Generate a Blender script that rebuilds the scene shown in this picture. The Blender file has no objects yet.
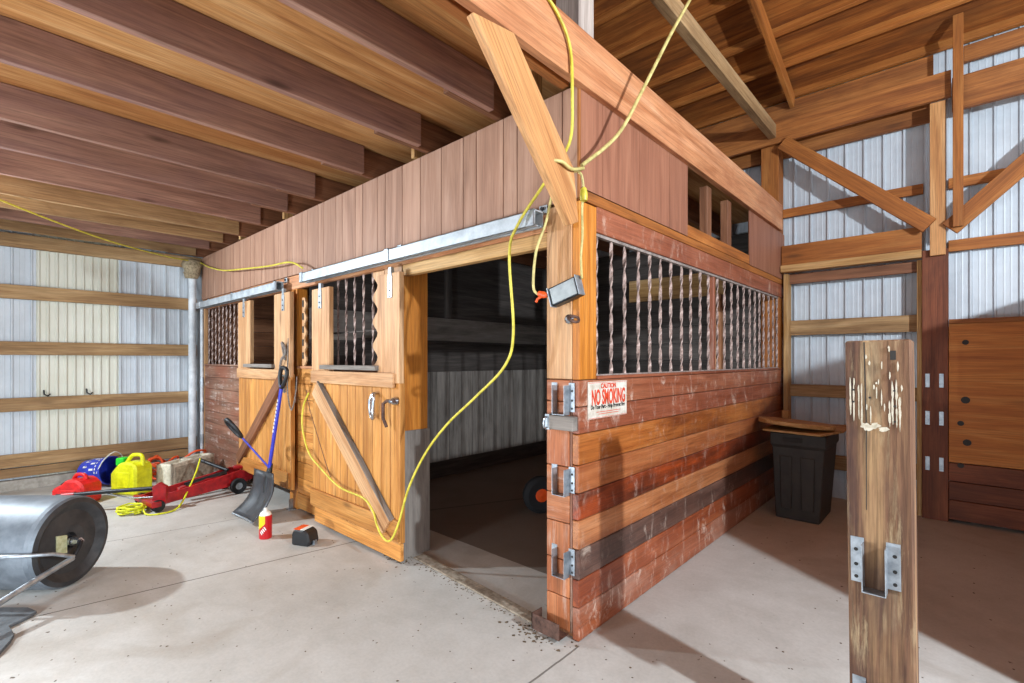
import bpy, math, random
from mathutils import Vector, Matrix
random.seed(7)
S = bpy.context.scene
COL = S.collection
PI = math.pi
V = Vector

# ------------------------------------------------------------------ materials
def lin(h):
    h = h.lstrip('#'); o = []
    for i in (0, 2, 4):
        c = int(h[i:i+2], 16)/255
        o.append(c/12.92 if c <= .04045 else ((c+.055)/1.055)**2.4)
    return (o[0], o[1], o[2], 1)

class N:
    """tiny node helper"""
    def __init__(s, name):
        s.m = bpy.data.materials.new(name); s.m.use_nodes = True
        s.t = s.m.node_tree; s.t.nodes.clear()
        s.out = s.n('ShaderNodeOutputMaterial'); s.b = s.n('ShaderNodeBsdfPrincipled')
        s.l(s.b.outputs[0], s.out.inputs[0])
    def n(s, k, **kw):
        x = s.t.nodes.new(k)
        for a, b in kw.items(): setattr(x, a, b)
        return x
    def l(s, a, b): s.t.links.new(a, b)
    def math(s, op, a, b=None, c=None, clamp=False):
        x = s.n('ShaderNodeMath', operation=op); x.use_clamp = clamp
        for i, v in enumerate((a, b, c)):
            if v is None: continue
            if isinstance(v, (int, float)): x.inputs[i].default_value = v
            else: s.l(v, x.inputs[i])
        return x.outputs[0]
    def mix(s, f, a, b, mode='MIX'):
        x = s.n('ShaderNodeMix', data_type='RGBA', blend_type=mode)
        for i, v in ((0, f), (6, a), (7, b)):
            if isinstance(v, (int, float)): x.inputs[i].default_value = v
            elif isinstance(v, tuple): x.inputs[i].default_value = v
            else: s.l(v, x.inputs[i])
        return x.outputs[2]
    def ramp(s, f, stops):
        x = s.n('ShaderNodeValToRGB'); e = x.color_ramp.elements
        while len(e) < len(stops): e.new(.5)
        for i, (p, c) in enumerate(stops):
            e[i].position = p; e[i].color = c if len(c) == 4 else (*c, 1)
        s.l(f, x.inputs[0]); return x.outputs[0]
    def noise(s, vec, scale, detail=4, rough=.55, dist=0.):
        x = s.n('ShaderNodeTexNoise'); x.inputs['Scale'].default_value = scale
        x.inputs['Detail'].default_value = detail; x.inputs['Roughness'].default_value = rough
        x.inputs['Distortion'].default_value = dist
        s.l(vec, x.inputs['Vector']); return x.outputs[0]
    def mapping(s, vec, scale):
        x = s.n('ShaderNodeVectorMath', operation='MULTIPLY'); x.inputs[1].default_value = scale
        s.l(vec, x.inputs[0]); return x.outputs[0]
    def coords(s):
        """object coordinates, shifted per object and per plank"""
        tc = s.n('ShaderNodeTexCoord'); oi = s.n('ShaderNodeObjectInfo')
        at = s.n('ShaderNodeAttribute', attribute_name='plank')
        r = s.math('ADD', oi.outputs['Random'], at.outputs['Fac'])
        k = s.n('ShaderNodeCombineXYZ')
        for i, q in enumerate((13.7, 29.3, 41.1)): s.l(s.math('MULTIPLY', r, q), k.inputs[i])
        x = s.n('ShaderNodeVectorMath', operation='ADD'); s.l(tc.outputs['Object'], x.inputs[0]); s.l(k.outputs[0], x.inputs[1])
        return tc.outputs['Object'], x.outputs[0], s.math('FRACT', s.math('MULTIPLY', r, 7.31))
    def bump(s, h, st=.3, d=.01):
        x = s.n('ShaderNodeBump'); x.inputs['Strength'].default_value = st; x.inputs['Distance'].default_value = d
        s.l(h, x.inputs['Height']); s.l(x.outputs[0], s.b.inputs['Normal'])

BW0, BW1 = (0, 0, 0, 1), (1, 1, 1, 1)
def wood(name, dark, mid, light, axis='x', knots=.45, rough=.55, vary=.35, dirt=None, scuff=None, grain=1., spec=.35):
    a = N(name); raw, co, rnd = a.coords()
    ax = 'xyz'.index(axis)
    def sc(al, ac): v = [ac]*3; v[ax] = al; return tuple(v)
    big = a.noise(a.mapping(co, sc(.55, 7)), 1.6, 5, .6, .9)
    col = a.ramp(big, [(.28, lin(dark)), (.5, lin(mid)), (.74, lin(light))])
    fine = a.noise(a.mapping(co, sc(2.2, 75)), 1.5, 4, .65, .3)
    col = a.mix(min(1., .68*grain), col, a.ramp(fine, [(.3, (.45, .42, .4, 1)), (.6, (1.08, 1.06, 1.05, 1))]), 'MULTIPLY')
    if knots:
        vo = a.n('ShaderNodeTexVoronoi'); vo.inputs['Scale'].default_value = 1.
        a.l(a.mapping(co, sc(1.5, 5.5)), vo.inputs['Vector'])
        k = a.ramp(a.math('ADD', vo.outputs['Distance'], a.math('MULTIPLY', big, .12)), [(.1, BW1), (.2, BW0)])
        col = a.mix(a.math('MULTIPLY', k, knots), col, lin('3b2414'))
    v = a.math('MULTIPLY_ADD', rnd, vary, 1-vary*.55)
    hs = a.n('ShaderNodeHueSaturation'); a.l(v, hs.inputs['Value']); a.l(col, hs.inputs['Color']); col = hs.outputs[0]
    if dirt:
        c, amt, s_ = dirt
        d = a.noise(a.mapping(co, sc(.6, 1.6)), s_, 6, .65, .6)
        col = a.mix(a.math('MULTIPLY', a.ramp(d, [(.44, BW0), (.66, BW1)]), amt), col, lin(c))
    if scuff:
        c, amt = scuff
        d = a.noise(a.mapping(raw, (1, 1, .55) if axis == 'y' else sc(.14, 1.6)), 10, 8, .78, 1.0 if axis == 'y' else .25); e = a.noise(a.mapping(raw, (3, 3, 1)), 4, 3, .5)
        m = a.math('MULTIPLY', a.ramp(d, [(.52, BW0), (.66, BW1)]), a.ramp(e, [(.42, BW0), (.6, BW1)]))
        col = a.mix(a.math('MULTIPLY', m, amt), col, lin(c))
    a.l(col, a.b.inputs['Base Color']); a.b.inputs['Roughness'].default_value = rough
    a.b.inputs['Specular IOR Level'].default_value = spec
    a.bump(fine, .25, .004)
    return a.m

def plain(name, c, rough=.5, metal=0., spec=.5, var=.12, c2=None, scale=14, bump=0.):
    a = N(name); raw, co, rnd = a.coords()
    n1 = a.noise(co, scale, 6, .65)
    c1 = lin(c); d = lin(c2) if c2 else tuple([x*(1-var*2) for x in c1[:3]]+[1])
    a.l(a.ramp(n1, [(.35, d), (.6, c1)]), a.b.inputs['Base Color'])
    a.l(a.math('MULTIPLY_ADD', n1, .25, rough-.12), a.b.inputs['Roughness'])
    a.b.inputs['Metallic'].default_value = metal; a.b.inputs['Specular IOR Level'].default_value = spec
    if bump: a.bump(n1, bump, .004)
    return a.m

M = {}
def both(key, *args, **kw):
    for ax in 'xyz': M[key+ax] = wood(key+ax, *args, axis=ax, **kw)
both('joist', '6f4f42', '8d6757', 'a67f6b', knots=.75, rough=.7, vary=.2, dirt=('5c4350', .25, 2.2))
both('pale', '8a6238', 'b58a55', 'cda878', knots=.6, rough=.7, vary=.2)
both('girt', '7d5d3d', 'a5835a', 'bd9e74', knots=.45, rough=.75, vary=.15, dirt=('6a4d33', .55, 1.6))
both('frame', '83491c', 'a9652c', 'c07f41', knots=.5, rough=.65, vary=.3, dirt=('5f3415', .3, 2.))
both('header', '7a4420', 'a0622f', 'b5753f', knots=.4, rough=.65, vary=.25, dirt=('4d2915', .4, 2.))
both('door', 'a8682e', 'cf8e48', 'e0a662', knots=.6, rough=.5, vary=.3, dirt=('8d5520', .3, 2.5))
both('stile', 'a8754a', 'cc9d70', 'deb78d', knots=.55, rough=.55, vary=.18, dirt=('9a5c2c', .35, 2.))
both('brace', 'a2683a', 'c48d58', 'd6a775', knots=.35, rough=.55, vary=.1)
both('trim', 'a85f1c', 'c87c2c', 'd89345', knots=.35, rough=.5, vary=.1)
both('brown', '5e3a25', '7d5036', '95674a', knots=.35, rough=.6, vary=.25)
both('post', 'a0623c', 'c68a60', 'd9a57e', knots=.4, rough=.55, vary=.25, dirt=('8c4a2c', .45, 2.5))
both('postred', '8f4f2c', 'b97045', 'cd8a5e', knots=.4, rough=.55, vary=.25, dirt=('7d3c22', .6, 2.2), scuff=('e0cdbc', .6))
both('stain', '7a4026', '96553a', 'a9694c', knots=.2, rough=.5, vary=.15, dirt=('6b3220', .5, 2.2), scuff=('d8bda8', .5))
both('worn', '6d4a3a', '8f6a56', 'ab8a76', knots=.2, rough=.7, vary=.3, dirt=('8e4c34', .6, 1.6), scuff=('e2d6cc', .8))
both('redpost', '5d2f1c', '7b4228', '8e5436', knots=.3, rough=.65, vary=.1, dirt=('3c2014', .5, 2.))
both('dust', '5a534d', '7c746d', '9b938b', knots=.1, rough=.9, vary=.25, dirt=('a59b92', .5, 1.8))
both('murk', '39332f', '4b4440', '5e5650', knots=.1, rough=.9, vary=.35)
RB = {}   # boards of the stall side, each its own stain
for k, (d, m_, l, dc, da, sc) in {
    'a': ('7e452c', '9a5c40', 'ae7152', '8a4126', .4, .75),
    'b': ('7c3f26', '96543a', 'a9684c', '6c3522', .4, .6),
    'c': ('82401a', 'aa622c', 'bd7a42', '5c2814', .75, .35),
    'd': ('884a27', 'a8643a', 'ba7a4c', '80371c', .4, .25),
    'e': ('4c2114', '7a3519', 'b04a1c', '34160e', .7, .3),
    'f': ('955631', 'b5754a', 'c68a60', '8c4826', .3, .25),
    'g': ('4a332c', '66483d', '846355', '2f2220', .6, .5),
    'h': ('7e3a20', 'a0522f', 'b56a44', '6b2c18', .5, .5),
    'i': ('7c3a22', '98502f', 'b0694a', 'b99d8c', .45, .8)}.items():
    RB[k] = wood('stained_board_'+k, d, m_, l, axis='y', knots=.25, rough=.42, vary=.02, dirt=(dc, da, 2.2), scuff=('e8d2c0', sc), spec=.5)
M['siding'] = wood('siding', '8a6552', 'a17a64', 'b38d77', axis='z', knots=.12, rough=.6, vary=.14, grain=.5)
M['sidingr'] = wood('siding_right', '7d4e3a', '94614a', 'a67258', axis='z', knots=.1, rough=.55, vary=.08, grain=.5)
M['ply'] = wood('plywood', '8f5a2c', 'b07c48', 'c69a68', axis='y', knots=.3, rough=.75, vary=.2, dirt=('7a3d12', .45, 1.4))
M['roofply'] = wood('roof_plywood', '5f3010', '96551f', 'b87434', axis='x', knots=.55, rough=.8, vary=.3, dirt=('3a1d0b', .5, 1.5))
M['wallply'] = wood('wall_plywood', '9c551c', 'bd722c', 'd08f4a', axis='x', knots=.3, rough=.6, vary=.1, dirt=('a2561a', .3, 1.2))
M['oldpost'] = wood('weathered_post', '3d2a24', '75543f', 'a88660', axis='z', knots=.3, rough=.85, vary=.05, grain=1.7, dirt=('34242a', .6, 3.4), scuff=('d3bd94', .6))
M['dip'] = plain('galvanised', 'b4bac0', .42, .75, c2='8e959c', scale=22)
M['track'] = plain('track_steel', 'b9bfc4', .5, .35, c2='979da3', scale=9)
M['chrome'] = plain('chrome', 'c8ccd2', .2, .95, c2='a0a6ae', scale=5)
M['rust'] = plain('rusty_steel', '6d4f43', .7, .4, c2='3e2a22', scale=25)
M['dark'] = plain('black_plastic', '1d1d20', .5, c2='121214')
M['bar'] = plain('painted_bar', 'b39a90', .5, .15, c2='7c665e', scale=30)
M['angle'] = plain('angle_iron', 'a89a92', .6, .2, c2='7a6e68', scale=20)
M['pipe'] = plain('white_pipe', 'd9dcdf', .45, c2='b5babf', scale=6)
M['foam'] = plain('insulation', 'a9977a', .95, c2='6f6049', scale=40, bump=.8)
M['cordy'] = plain('yellow_cord', 'd6c748', .45, c2='b0a02c', scale=20)
M['cordw'] = plain('pale_cord', 'cdbd7a', .5, c2='a39458', scale=20)
M['orange'] = plain('orange_plastic', 'e8541a', .45)
M['red'] = plain('red_paint', 'b3161c', .35, c2='86101a')
M['redp'] = plain('red_plastic', 'e0201e', .4, c2='b81418')
M['yel'] = plain('yellow_plastic', 'e3e31a', .4, c2='c6c60e')
M['blue'] = plain('blue_plastic', '2c3fc0', .4, c2='1f2c8e')
M['bshaft'] = plain('blue_shaft', '2f35b8', .35, c2='23268c')
M['white'] = plain('white_plastic', 'e8e6e0', .5, c2='cfccc4')
M['cream'] = plain('cream_block', 'ddd5c2', .8, c2='b3a892', scale=18, bump=.3)
M['tan'] = plain('block_face', 'b5a994', .85, c2='857a6b', scale=25)
M['green'] = plain('green_tag', '2fe02f', .5)
M['rope'] = plain('yellow_rope', 'e6e82a', .6, c2='c2c414', scale=60)
M['grope'] = plain('grey_rope', '8b8078', .9, c2='5c534d', scale=60)
M['drum'] = plain('roller_drum', '70767d', .5, .25, c2='555b62', scale=7)
M['drumend'] = plain('roller_end', '2b2b2d', .6, .1, c2='3d3c3c', scale=9)
M['mat'] = plain('rubber_mat', '5f6265', .85, c2='4d5053', scale=50, bump=.3)
M['bin'] = plain('bin_plastic', '3a3733', .65, c2='2e2b28', scale=8)
M['signw'] = plain('sign_white', 'd9d2c6', .6, c2='b7aa98', scale=16)
M['signr'] = plain('sign_red', 'd8431f', .6)
M['ink'] = plain('sign_ink', '2a2622', .7)
M['glassy'] = plain('lamp_lens', 'a7acad', .35, c2='8f9597')
M['black'] = plain('black_steel', '26272b', .4, .4, c2='1a1b1e')
M['tire'] = plain('tire_rubber', '17171a', .8)
M['crumb'] = plain('dirt', '6a5844', .95, c2='3f3226', scale=60)
M['metall'] = plain('left_wall_sheet', 'c6ccd2', .55, .05, spec=.4, c2='b9bfc5', scale=3)
M['metal'] = plain('wall_sheet', 'c3c9cf', .5, .1, spec=.5, c2='b2b8bf', scale=3)
def translucent():
    a = N('fibreglass_sheet'); raw, co, r = a.coords()
    a.l(a.ramp(a.noise(raw, 2.5, 5), [(.3, lin('cfcdbc')), (.7, lin('dcdacd'))]), a.b.inputs['Base Color'])
    a.b.inputs['Roughness'].default_value = .45
    tr = a.n('ShaderNodeBsdfTranslucent'); tr.inputs[0].default_value = lin('e2e0d2')
    mx = a.n('ShaderNodeMixShader'); mx.inputs[0].default_value = .1
    a.l(a.b.outputs[0], mx.inputs[1]); a.l(tr.outputs[0], mx.inputs[2]); a.l(mx.outputs[0], a.out.inputs[0]); return a.m
M['fibre'] = translucent()
def concrete():
    a = N('concrete'); tc = a.n('ShaderNodeTexCoord'); p = tc.outputs['Object']
    n1 = a.noise(p, .9, 7, .6, .4); n2 = a.noise(p, 7, 6, .7); n3 = a.noise(p, 60, 3, .6)
    col = a.ramp(n1, [(.3, lin('aaa59e')), (.5, lin('bbb7b1')), (.72, lin('c7c4bf'))])
    col = a.mix(.35, col, a.ramp(n2, [(.3, (.72, .7, .67, 1)), (.65, (1.06, 1.06, 1.06, 1))]), 'MULTIPLY')
    col = a.mix(.2, col, a.ramp(n3, [(.35, (.7, .7, .7, 1)), (.6, (1.05, 1.05, 1.05, 1))]), 'MULTIPLY')
    st = a.noise(p, 1.7, 4, .5, 1.)
    col = a.mix(a.math('MULTIPLY', a.ramp(st, [(.55, BW0), (.72, BW1)]), .35), col, lin('8b7c6a'))
    sp = a.noise(p, 24, 2, .5); col = a.mix(a.ramp(sp, [(.73, BW0), (.77, BW1)]), col, lin('5d5044'))
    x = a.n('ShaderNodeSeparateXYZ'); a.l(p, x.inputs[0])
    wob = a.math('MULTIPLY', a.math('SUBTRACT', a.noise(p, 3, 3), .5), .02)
    # inside the stall the slab is painted brown, mostly to stand for shade
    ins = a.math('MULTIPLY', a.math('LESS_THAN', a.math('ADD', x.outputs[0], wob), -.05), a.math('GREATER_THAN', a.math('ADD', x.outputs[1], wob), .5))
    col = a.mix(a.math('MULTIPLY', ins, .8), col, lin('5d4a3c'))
    for (x0, y0, x1, y1, lo, hi, w) in ((-2.348, -1.931, -2.064, -.164, -9, .0, .006), (-3.455, -1.385, -3.315, -.567, -9, 0, .004),
                                         (.013, -.1, .016, -1., -9, -.02, .005), (-4.62, -1.4, -4.45, -.4, -9, 0, .005), (-1.9, 1.6, -1.45, 2.6, .4, 3.7, .012)):
        L = math.hypot(x1-x0, y1-y0); nx, ny = (y1-y0)/L, -(x1-x0)/L
        d = a.math('ADD', a.math('ADD', a.math('MULTIPLY', x.outputs[0], nx), a.math('MULTIPLY', x.outputs[1], ny)), a.math('ADD', wob, -(x0*nx+y0*ny)))
        m = a.math('LESS_THAN', a.math('ABSOLUTE', d), w)
        m = a.math('MULTIPLY', m, a.math('MULTIPLY', a.math('GREATER_THAN', x.outputs[1], lo), a.math('LESS_THAN', x.outputs[1], hi)))
        col = a.mix(a.math('MULTIPLY', m, .75), col, lin('4a4139'))
    a.l(col, a.b.inputs['Base Color']); a.l(a.math('MULTIPLY_ADD', n2, .3, .55), a.b.inputs['Roughness'])
    a.b.inputs['Specular IOR Level'].default_value = .3
    a.bump(a.math('ADD', n2, n3), .15, .004); return a.m
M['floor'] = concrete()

# ------------------------------------------------------------------ mesh helpers
class MB:
    def __init__(s): s.v = []; s.f = []; s.p = []; s.sm = []
    def add(s, vs, fs, smooth=False, tag=None):
        o = len(s.v); s.v += [V(v) for v in vs]
        r = random.random() if tag is None else tag
        for f in fs: s.f.append([i+o for i in f]); s.p.append(r); s.sm.append(smooth)
        return s
    def box(s, x0, x1, y0, y1, z0, z1, mat=None, tag=None):
        c = [(x0,y0,z0),(x1,y0,z0),(x1,y1,z0),(x0,y1,z0),(x0,y0,z1),(x1,y0,z1),(x1,y1,z1),(x0,y1,z1)]
        if mat: c = [mat @ V(q) for q in c]
        return s.add(c, [(0,3,2,1),(4,5,6,7),(0,1,5,4),(1,2,6,5),(2,3,7,6),(3,0,4,7)], tag=tag)
    def prism(s, poly, a0, a1, ax=1, tag=None, mat=None):
        """poly = 2d outline, extruded from a0 to a1 along axis ax (outline uses the other two axes in order)"""
        n = len(poly); o = [i for i in range(3) if i != ax]
        def mk(q, t):
            r = [0, 0, 0]; r[o[0]], r[o[1]], r[ax] = q[0], q[1], t; r = V(r)
            return mat @ r if mat else r
        vs = [mk(q, a0) for q in poly]+[mk(q, a1) for q in poly]
        fs = [list(range(n))[::-1], [i+n for i in range(n)]]+[[i, (i+1) % n, (i+1) % n+n, i+n] for i in range(n)]
        return s.add(vs, fs, tag=tag)
    def tube(s, pts, r, n=8, closed=False, smooth=True, sub=0):
        P = [V(p) for p in pts]
        if sub: P = spline(P, sub, closed)
        m = len(P); R = r if isinstance(r, list) else [r]*m
        vs = []; fs = []; up = None
        for i, p in enumerate(P):
            a = P[(i-1) % m] if (closed or i) else p; b = P[(i+1) % m] if (closed or i < m-1) else p
            t = (b-a).normalized() if (b-a).length > 1e-9 else V((0, 0, 1))
            if up is None: up = t.orthogonal().normalized()
            up = (up-t*up.dot(t)); up = up.normalized() if up.length > 1e-6 else t.orthogonal().normalized()
            w = t.cross(up)
            for k in range(n):
                q = 2*PI*k/n; vs.append(p+(up*math.cos(q)+w*math.sin(q))*R[i])
        for i in range(m if closed else m-1):
            j = (i+1) % m
            for k in range(n): fs.append((i*n+k, i*n+(k+1) % n, j*n+(k+1) % n, j*n+k))
        s.add(vs, fs, smooth)
        if not closed: s.add(vs[:n], [list(range(n))[::-1]]); s.add(vs[-n:], [list(range(n))])
        return s
    def lathe(s, prof, org=(0, 0, 0), axis=(0, 0, 1), n=24, smooth=True):
        """prof = [(radius, height)] turned round axis"""
        A = V(axis).normalized(); u = A.orthogonal().normalized(); w = A.cross(u); O = V(org)
        for i in range(len(prof)-1):
            (r0, h0), (r1, h1) = prof[i], prof[i+1]; vs = []
            for r, h in ((r0, h0), (r1, h1)):
                for k in range(n):
                    q = 2*PI*k/n; vs.append(O+A*h+(u*math.cos(q)+w*math.sin(q))*max(r, 1e-4))
            s.add(vs, [(k, (k+1) % n, n+(k+1) % n, n+k) for k in range(n)], smooth)
        return s
    def cyl(s, a, b, r, n=16): return s.tube([a, b], r, n)
    def twist(s, x, y, z0, z1, w=.019, t=.008, pitch=.135, ph=0., seg=36):
        vs = []; fs = []
        for i in range(seg+1):
            z = z0+(z1-z0)*i/seg; q = PI*(z-z0)/pitch+ph; c, d = math.cos(q), math.sin(q)
            for a, b in ((-w/2, -t/2), (w/2, -t/2), (w/2, t/2), (-w/2, t/2)): vs.append((x+a*c-b*d, y+a*d+b*c, z))
        for i in range(seg):
            for k in range(4): fs.append((i*4+k, i*4+(k+1) % 4, i*4+4+(k+1) % 4, i*4+4+k))
        fs += [(3, 2, 1, 0), tuple(seg*4+k for k in range(4))]
        return s.add(vs, fs)
    def build(s, name, mat, parent=None, bevel=0., mtx=None, subsurf=0):
        me = bpy.data.meshes.new(name)
        off = parent.matrix_world.translation if (parent and not mtx) else V((0, 0, 0))
        if parent and parent.parent and not mtx: off = base_of(parent)
        elif parent and not mtx: off = base_of(parent)
        me.from_pydata([tuple(v-off) for v in s.v], [], s.f)
        at = me.attributes.new('plank', 'FLOAT', 'FACE'); at.data.foreach_set('value', s.p)
        me.polygons.foreach_set('use_smooth', s.sm); me.update()
        o = bpy.data.objects.new(name, me); COL.objects.link(o)
        mm = M[mat] if isinstance(mat, str) else mat
        me.materials.append(mm)
        if parent: o.parent = parent
        if mtx is not None:
            if parent: o.matrix_basis = Matrix.Translation(-base_of(parent)) @ mtx
            else: o.matrix_basis = mtx
        if bevel:
            b = o.modifiers.new('bevel', 'BEVEL'); b.width = bevel; b.segments = 1; b.limit_method = 'ANGLE'
        if subsurf:
            b = o.modifiers.new('sub', 'SUBSURF'); b.levels = b.render_levels = subsurf
        return o
def base_of(o):
    t = V((0, 0, 0))
    while o is not None:
        t += o.location; o = o.parent
    return t
def spline(P, k, closed=False):
    out = []; m = len(P)
    for i in range(m if closed else m-1):
        p0 = P[(i-1) % m] if (closed or i) else P[0]; p1 = P[i]; p2 = P[(i+1) % m]; p3 = P[(i+2) % m] if (closed or i+2 < m) else P[-1]
        for j in range(k):
            t = j/k
            out.append(.5*((2*p1)+(p2-p0)*t+(2*p0-5*p1+4*p2-p3)*t*t+(3*p1-p0-3*p2+p3)*t**3))
    if not closed: out.append(P[-1])
    return out
def thing(name, label, cat, loc=(0, 0, 0), group=None):
    o = bpy.data.objects.new(name, None); COL.objects.link(o); o.location = loc; o.empty_display_size = .1
    return tag(o, label, cat, group)
def tag(o, label, cat, group=None):
    o['label'] = label; o['category'] = cat
    if group: o['group'] = group
    return o
def struct(o): o['kind'] = 'structure'; return o
def board(name, p0, p1, w, t, mat, parent=None, up=(0, 0, 1), bevel=.003, cut=None):
    """a straight board: centre line p0-p1, width w measured along 'up', thickness t; local x is its length"""
    p0, p1 = V(p0), V(p1); d = p1-p0; L = d.length; x = d.normalized(); u = V(up)
    z = (u-x*u.dot(x)).normalized(); y = z.cross(x)
    m = Matrix((x, y, z)).transposed().to_4x4(); m.translation = p0
    b = MB()
    if cut:   # skewed ends, cut = (at p0, at p1) in metres over the width
        a, c = cut
        b.prism([(-a/2, -w/2), (L-c/2, -w/2), (L+c/2, w/2), (a/2, w/2)], -t/2, t/2, 1)
    else: b.box(0, L, -t/2, t/2, -w/2, w/2)
    return b.build(name, mat, parent, bevel, m)
def bx(name, x0, x1, y0, y1, z0, z1, mat, parent=None, bevel=.003):
    """axis-aligned board given by its extents; key ending picks the grain direction"""
    e = (x1-x0, y1-y0, z1-z0); ax = 'xyz'[e.index(max(e))]
    k = mat+ax if isinstance(mat, str) and mat+ax in M else mat
    return MB().box(x0, x1, y0, y1, z0, z1).build(name, k, parent, bevel)
def boxes(name, lst, mat, parent=None, bevel=.002):
    b = MB()
    for q in lst: b.box(*q)
    return b.build(name, mat, parent, bevel)

# ------------------------------------------------------------------ the setting
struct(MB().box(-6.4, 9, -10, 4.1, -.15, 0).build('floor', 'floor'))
def ribs(y0, y1, pitch, h=.02, base=.03, top=.012, minor=True):
    """profile (along, outwards) of a ribbed sheet"""
    P = []; y = y0
    while y < y1-1e-6:
        e = min(y+pitch, y1)
        P += [(y, 0.), (y+base*.25, h), (y+base*.25+top, h), (y+base*.5+top, 0.)]
        if minor and e-y > .12:
            for q in (.45, .72): P += [(y+pitch*q-.008, 0), (y+pitch*q, .0022), (y+pitch*q+.008, 0)]
        y = e
    P.append((y1, 0.)); return P
def sheet(name, prof, plane, axis, z0, z1, mat, parent=None, sgn=1):
    P = prof; out = [(a, plane+sgn*b) for a, b in P]; back = [(a, plane+sgn*b-sgn*.003) for a, b in reversed(P)]
    poly = out+back
    b = MB(); n = len(P)
    def mk(q, z): return (q[1], q[0], z) if axis == 'x' else (q[0], q[1], z)
    for side in (out, back):
        vs = [mk(q, z0) for q in side]+[mk(q, z1) for q in side]
        b.add(vs, [(i, i+1, n+i+1, n+i) for i in range(n-1)], tag=.5)
    return b.build(name, mat, parent)
wl = struct(sheet('wall_left', ribs(-.87, 4.0, .152), -6.15, 'x', .0, 4.4, 'metall'))
struct(sheet('wall_left', ribs(-10, -1.59, .152), -6.15, 'x', .0, 4.4, 'metall'))
wp = struct(sheet('window_1', ribs(-1.59, -.87, .075, .014, .05, .012, False), -6.152, 'x', .0, 4.4, 'fibre'))
struct(sheet('wall_back', ribs(-6.3, 9, .152), 3.88, 'y', 0, 4.6, 'metal', sgn=-1))
struct(MB().box(-6.3, -6.05, -10, 3.9, 0, .11).build('trim_1', plain('curb', 'aaa399', .85, c2='8c857b'), bevel=.004))

# left wall boards
for i, (z0, z1, lab) in enumerate((
        (.135, .235, 'dark skirting board lowest along the left metal wall, just above the concrete'),
        (.245, .385, 'wide pale board running low on the left metal wall behind the fuel cans'),
        (.845, .99, 'second horizontal wooden rail up from the floor on the left metal wall'),
        (1.455, 1.6, 'middle horizontal wooden rail of the left metal wall, at half its height'),
        (2.06, 2.21, 'highest of the separate horizontal rails on the left metal wall'))):
    o = board('wall_girt', (-6.107, -9, (z0+z1)/2), (-6.107, -.06, (z0+z1)/2), z1-z0, .04, 'girtx')
    tag(o, lab, 'wall rail', 'rails of the left wall')
tag(board('wall_header', (-6.1, -9, 2.688), (-6.1, 0, 2.688), .145, .05, 'girtx'), 'brown header board along the top of the left metal wall under the joists', 'header board')

for yy, lb_ in ((-1.53, 'small black hook above the low rail on the left metal wall, left one of two'), (-1.17, 'small black hook above the low rail on the left metal wall, right one of two')):
    lab_ = MB().tube([(-6.125, yy, 1.06), (-6.1, yy, 1.05), (-6.08, yy, 1.02), (-6.085, yy+.03, 1.0), (-6.1, yy+.05, 1.02)], .008, 7).build('wall_hook', 'black')
    tag(lab_, lb_, 'hook')

# loft deck and joists
struct(MB().box(-6.15, .0, -9, 3.86, 2.965, 2.985).build('ceiling_1', 'ply'))
JX = [-.50, -1.15, -1.83, -2.60, -3.14, -3.78, -4.38, -4.9, -5.4, -5.95]
ordn = ['first', 'second', 'third', 'fourth', 'fifth', 'sixth', 'seventh', 'eighth', 'ninth', 'tenth']
for i, x in enumerate(JX):
    m = 'girtx' if i in (6, 7, 9) else 'joistx'
    o = board('ceiling_joist', (x, -9, 2.862), (x, -.11, 2.862), .2, .04, m)
    tag(o, '%s ceiling joist of the low loft counted leftwards from the rim beam' % ordn[i], 'joist', 'loft joists in front of the stall')
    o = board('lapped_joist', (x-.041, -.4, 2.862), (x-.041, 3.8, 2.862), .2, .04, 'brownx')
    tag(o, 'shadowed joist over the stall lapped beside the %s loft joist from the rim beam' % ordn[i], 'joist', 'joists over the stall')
for i, (x, lab) in enumerate(((-1.33, 'short upright block on the stall siding between the second and third joists'),
                (-.3, 'short upright block on the stall siding right beside the rim beam'),
                (-3.42, 'small upright block on the siding between the fifth and sixth joists'),
                (-4.6, 'small upright block on the siding between the seventh and eighth joists'))):
    tag(bx('blocking', x-.02, x+.02, -.03, .06, 2.765, 2.96, 'pale'), lab, 'wood block', 'blocks on top of the siding')

# roof: plywood deck falling towards the back wall, purlins, truss members
SL = .296; ZD = 4.25
def zr(y): return ZD+SL*(3.88-y)
rf = MB(); yr = -2.4
rf.prism([(4.1, zr(4.1)), (yr, zr(yr)), (-10, zr(yr)-SL*(7.6)), (-10, zr(yr)-SL*7.6+.02), (yr, zr(yr)+.02), (4.1, zr(4.1)+.02)], -6.4, 9, 0)
struct(rf.build('ceiling_2', 'roofply'))
PY = [3.83, 3.40, 3.02, 2.52, 2.1, 1.67, 1.22, .8, .38, -.05]
for i, y in enumerate(PY):
    z = zr(y)-.045
    tag(board('roof_purlin', (-6.2, y, z), (6, y, z), .085, .04, 'framex', up=(0, SL, 1)),
        '%s sloping-roof purlin counted inwards from the back wall' % ordn[i], 'purlin', 'purlins under the roof plywood')
for x, lab in ((.10, 'steep rafter of the open roof falling to the post beside the stall'), (1.375+.9, 'rafter of the open roof out to the right')):
    y0, y1 = 3.77, -1.
    tag(board('rafter', (x, y0, zr(y0)-.165), (x, y1, zr(y1)-.165), .15, .04, 'framex', up=(0, SL, 1)), lab, 'rafter')
tag(board('tie_beam', (-.05, 3.62, 3.79), (-.05, .1, 3.79), .14, .07, 'girtx'), 'long greyish tie beam running overhead from the back wall towards the stall corner', 'tie beam')
tag(bx('loft_post', -.143, .0, .0, .135, 3.0, 5.2, wood('greyed_post', '6e625e', 'a3958c', 'c4b8ae', axis='z', knots=.3, rough=.8, vary=.05)), 'greyish upright post rising above the rim beam at the stall corner', 'post')
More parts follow.
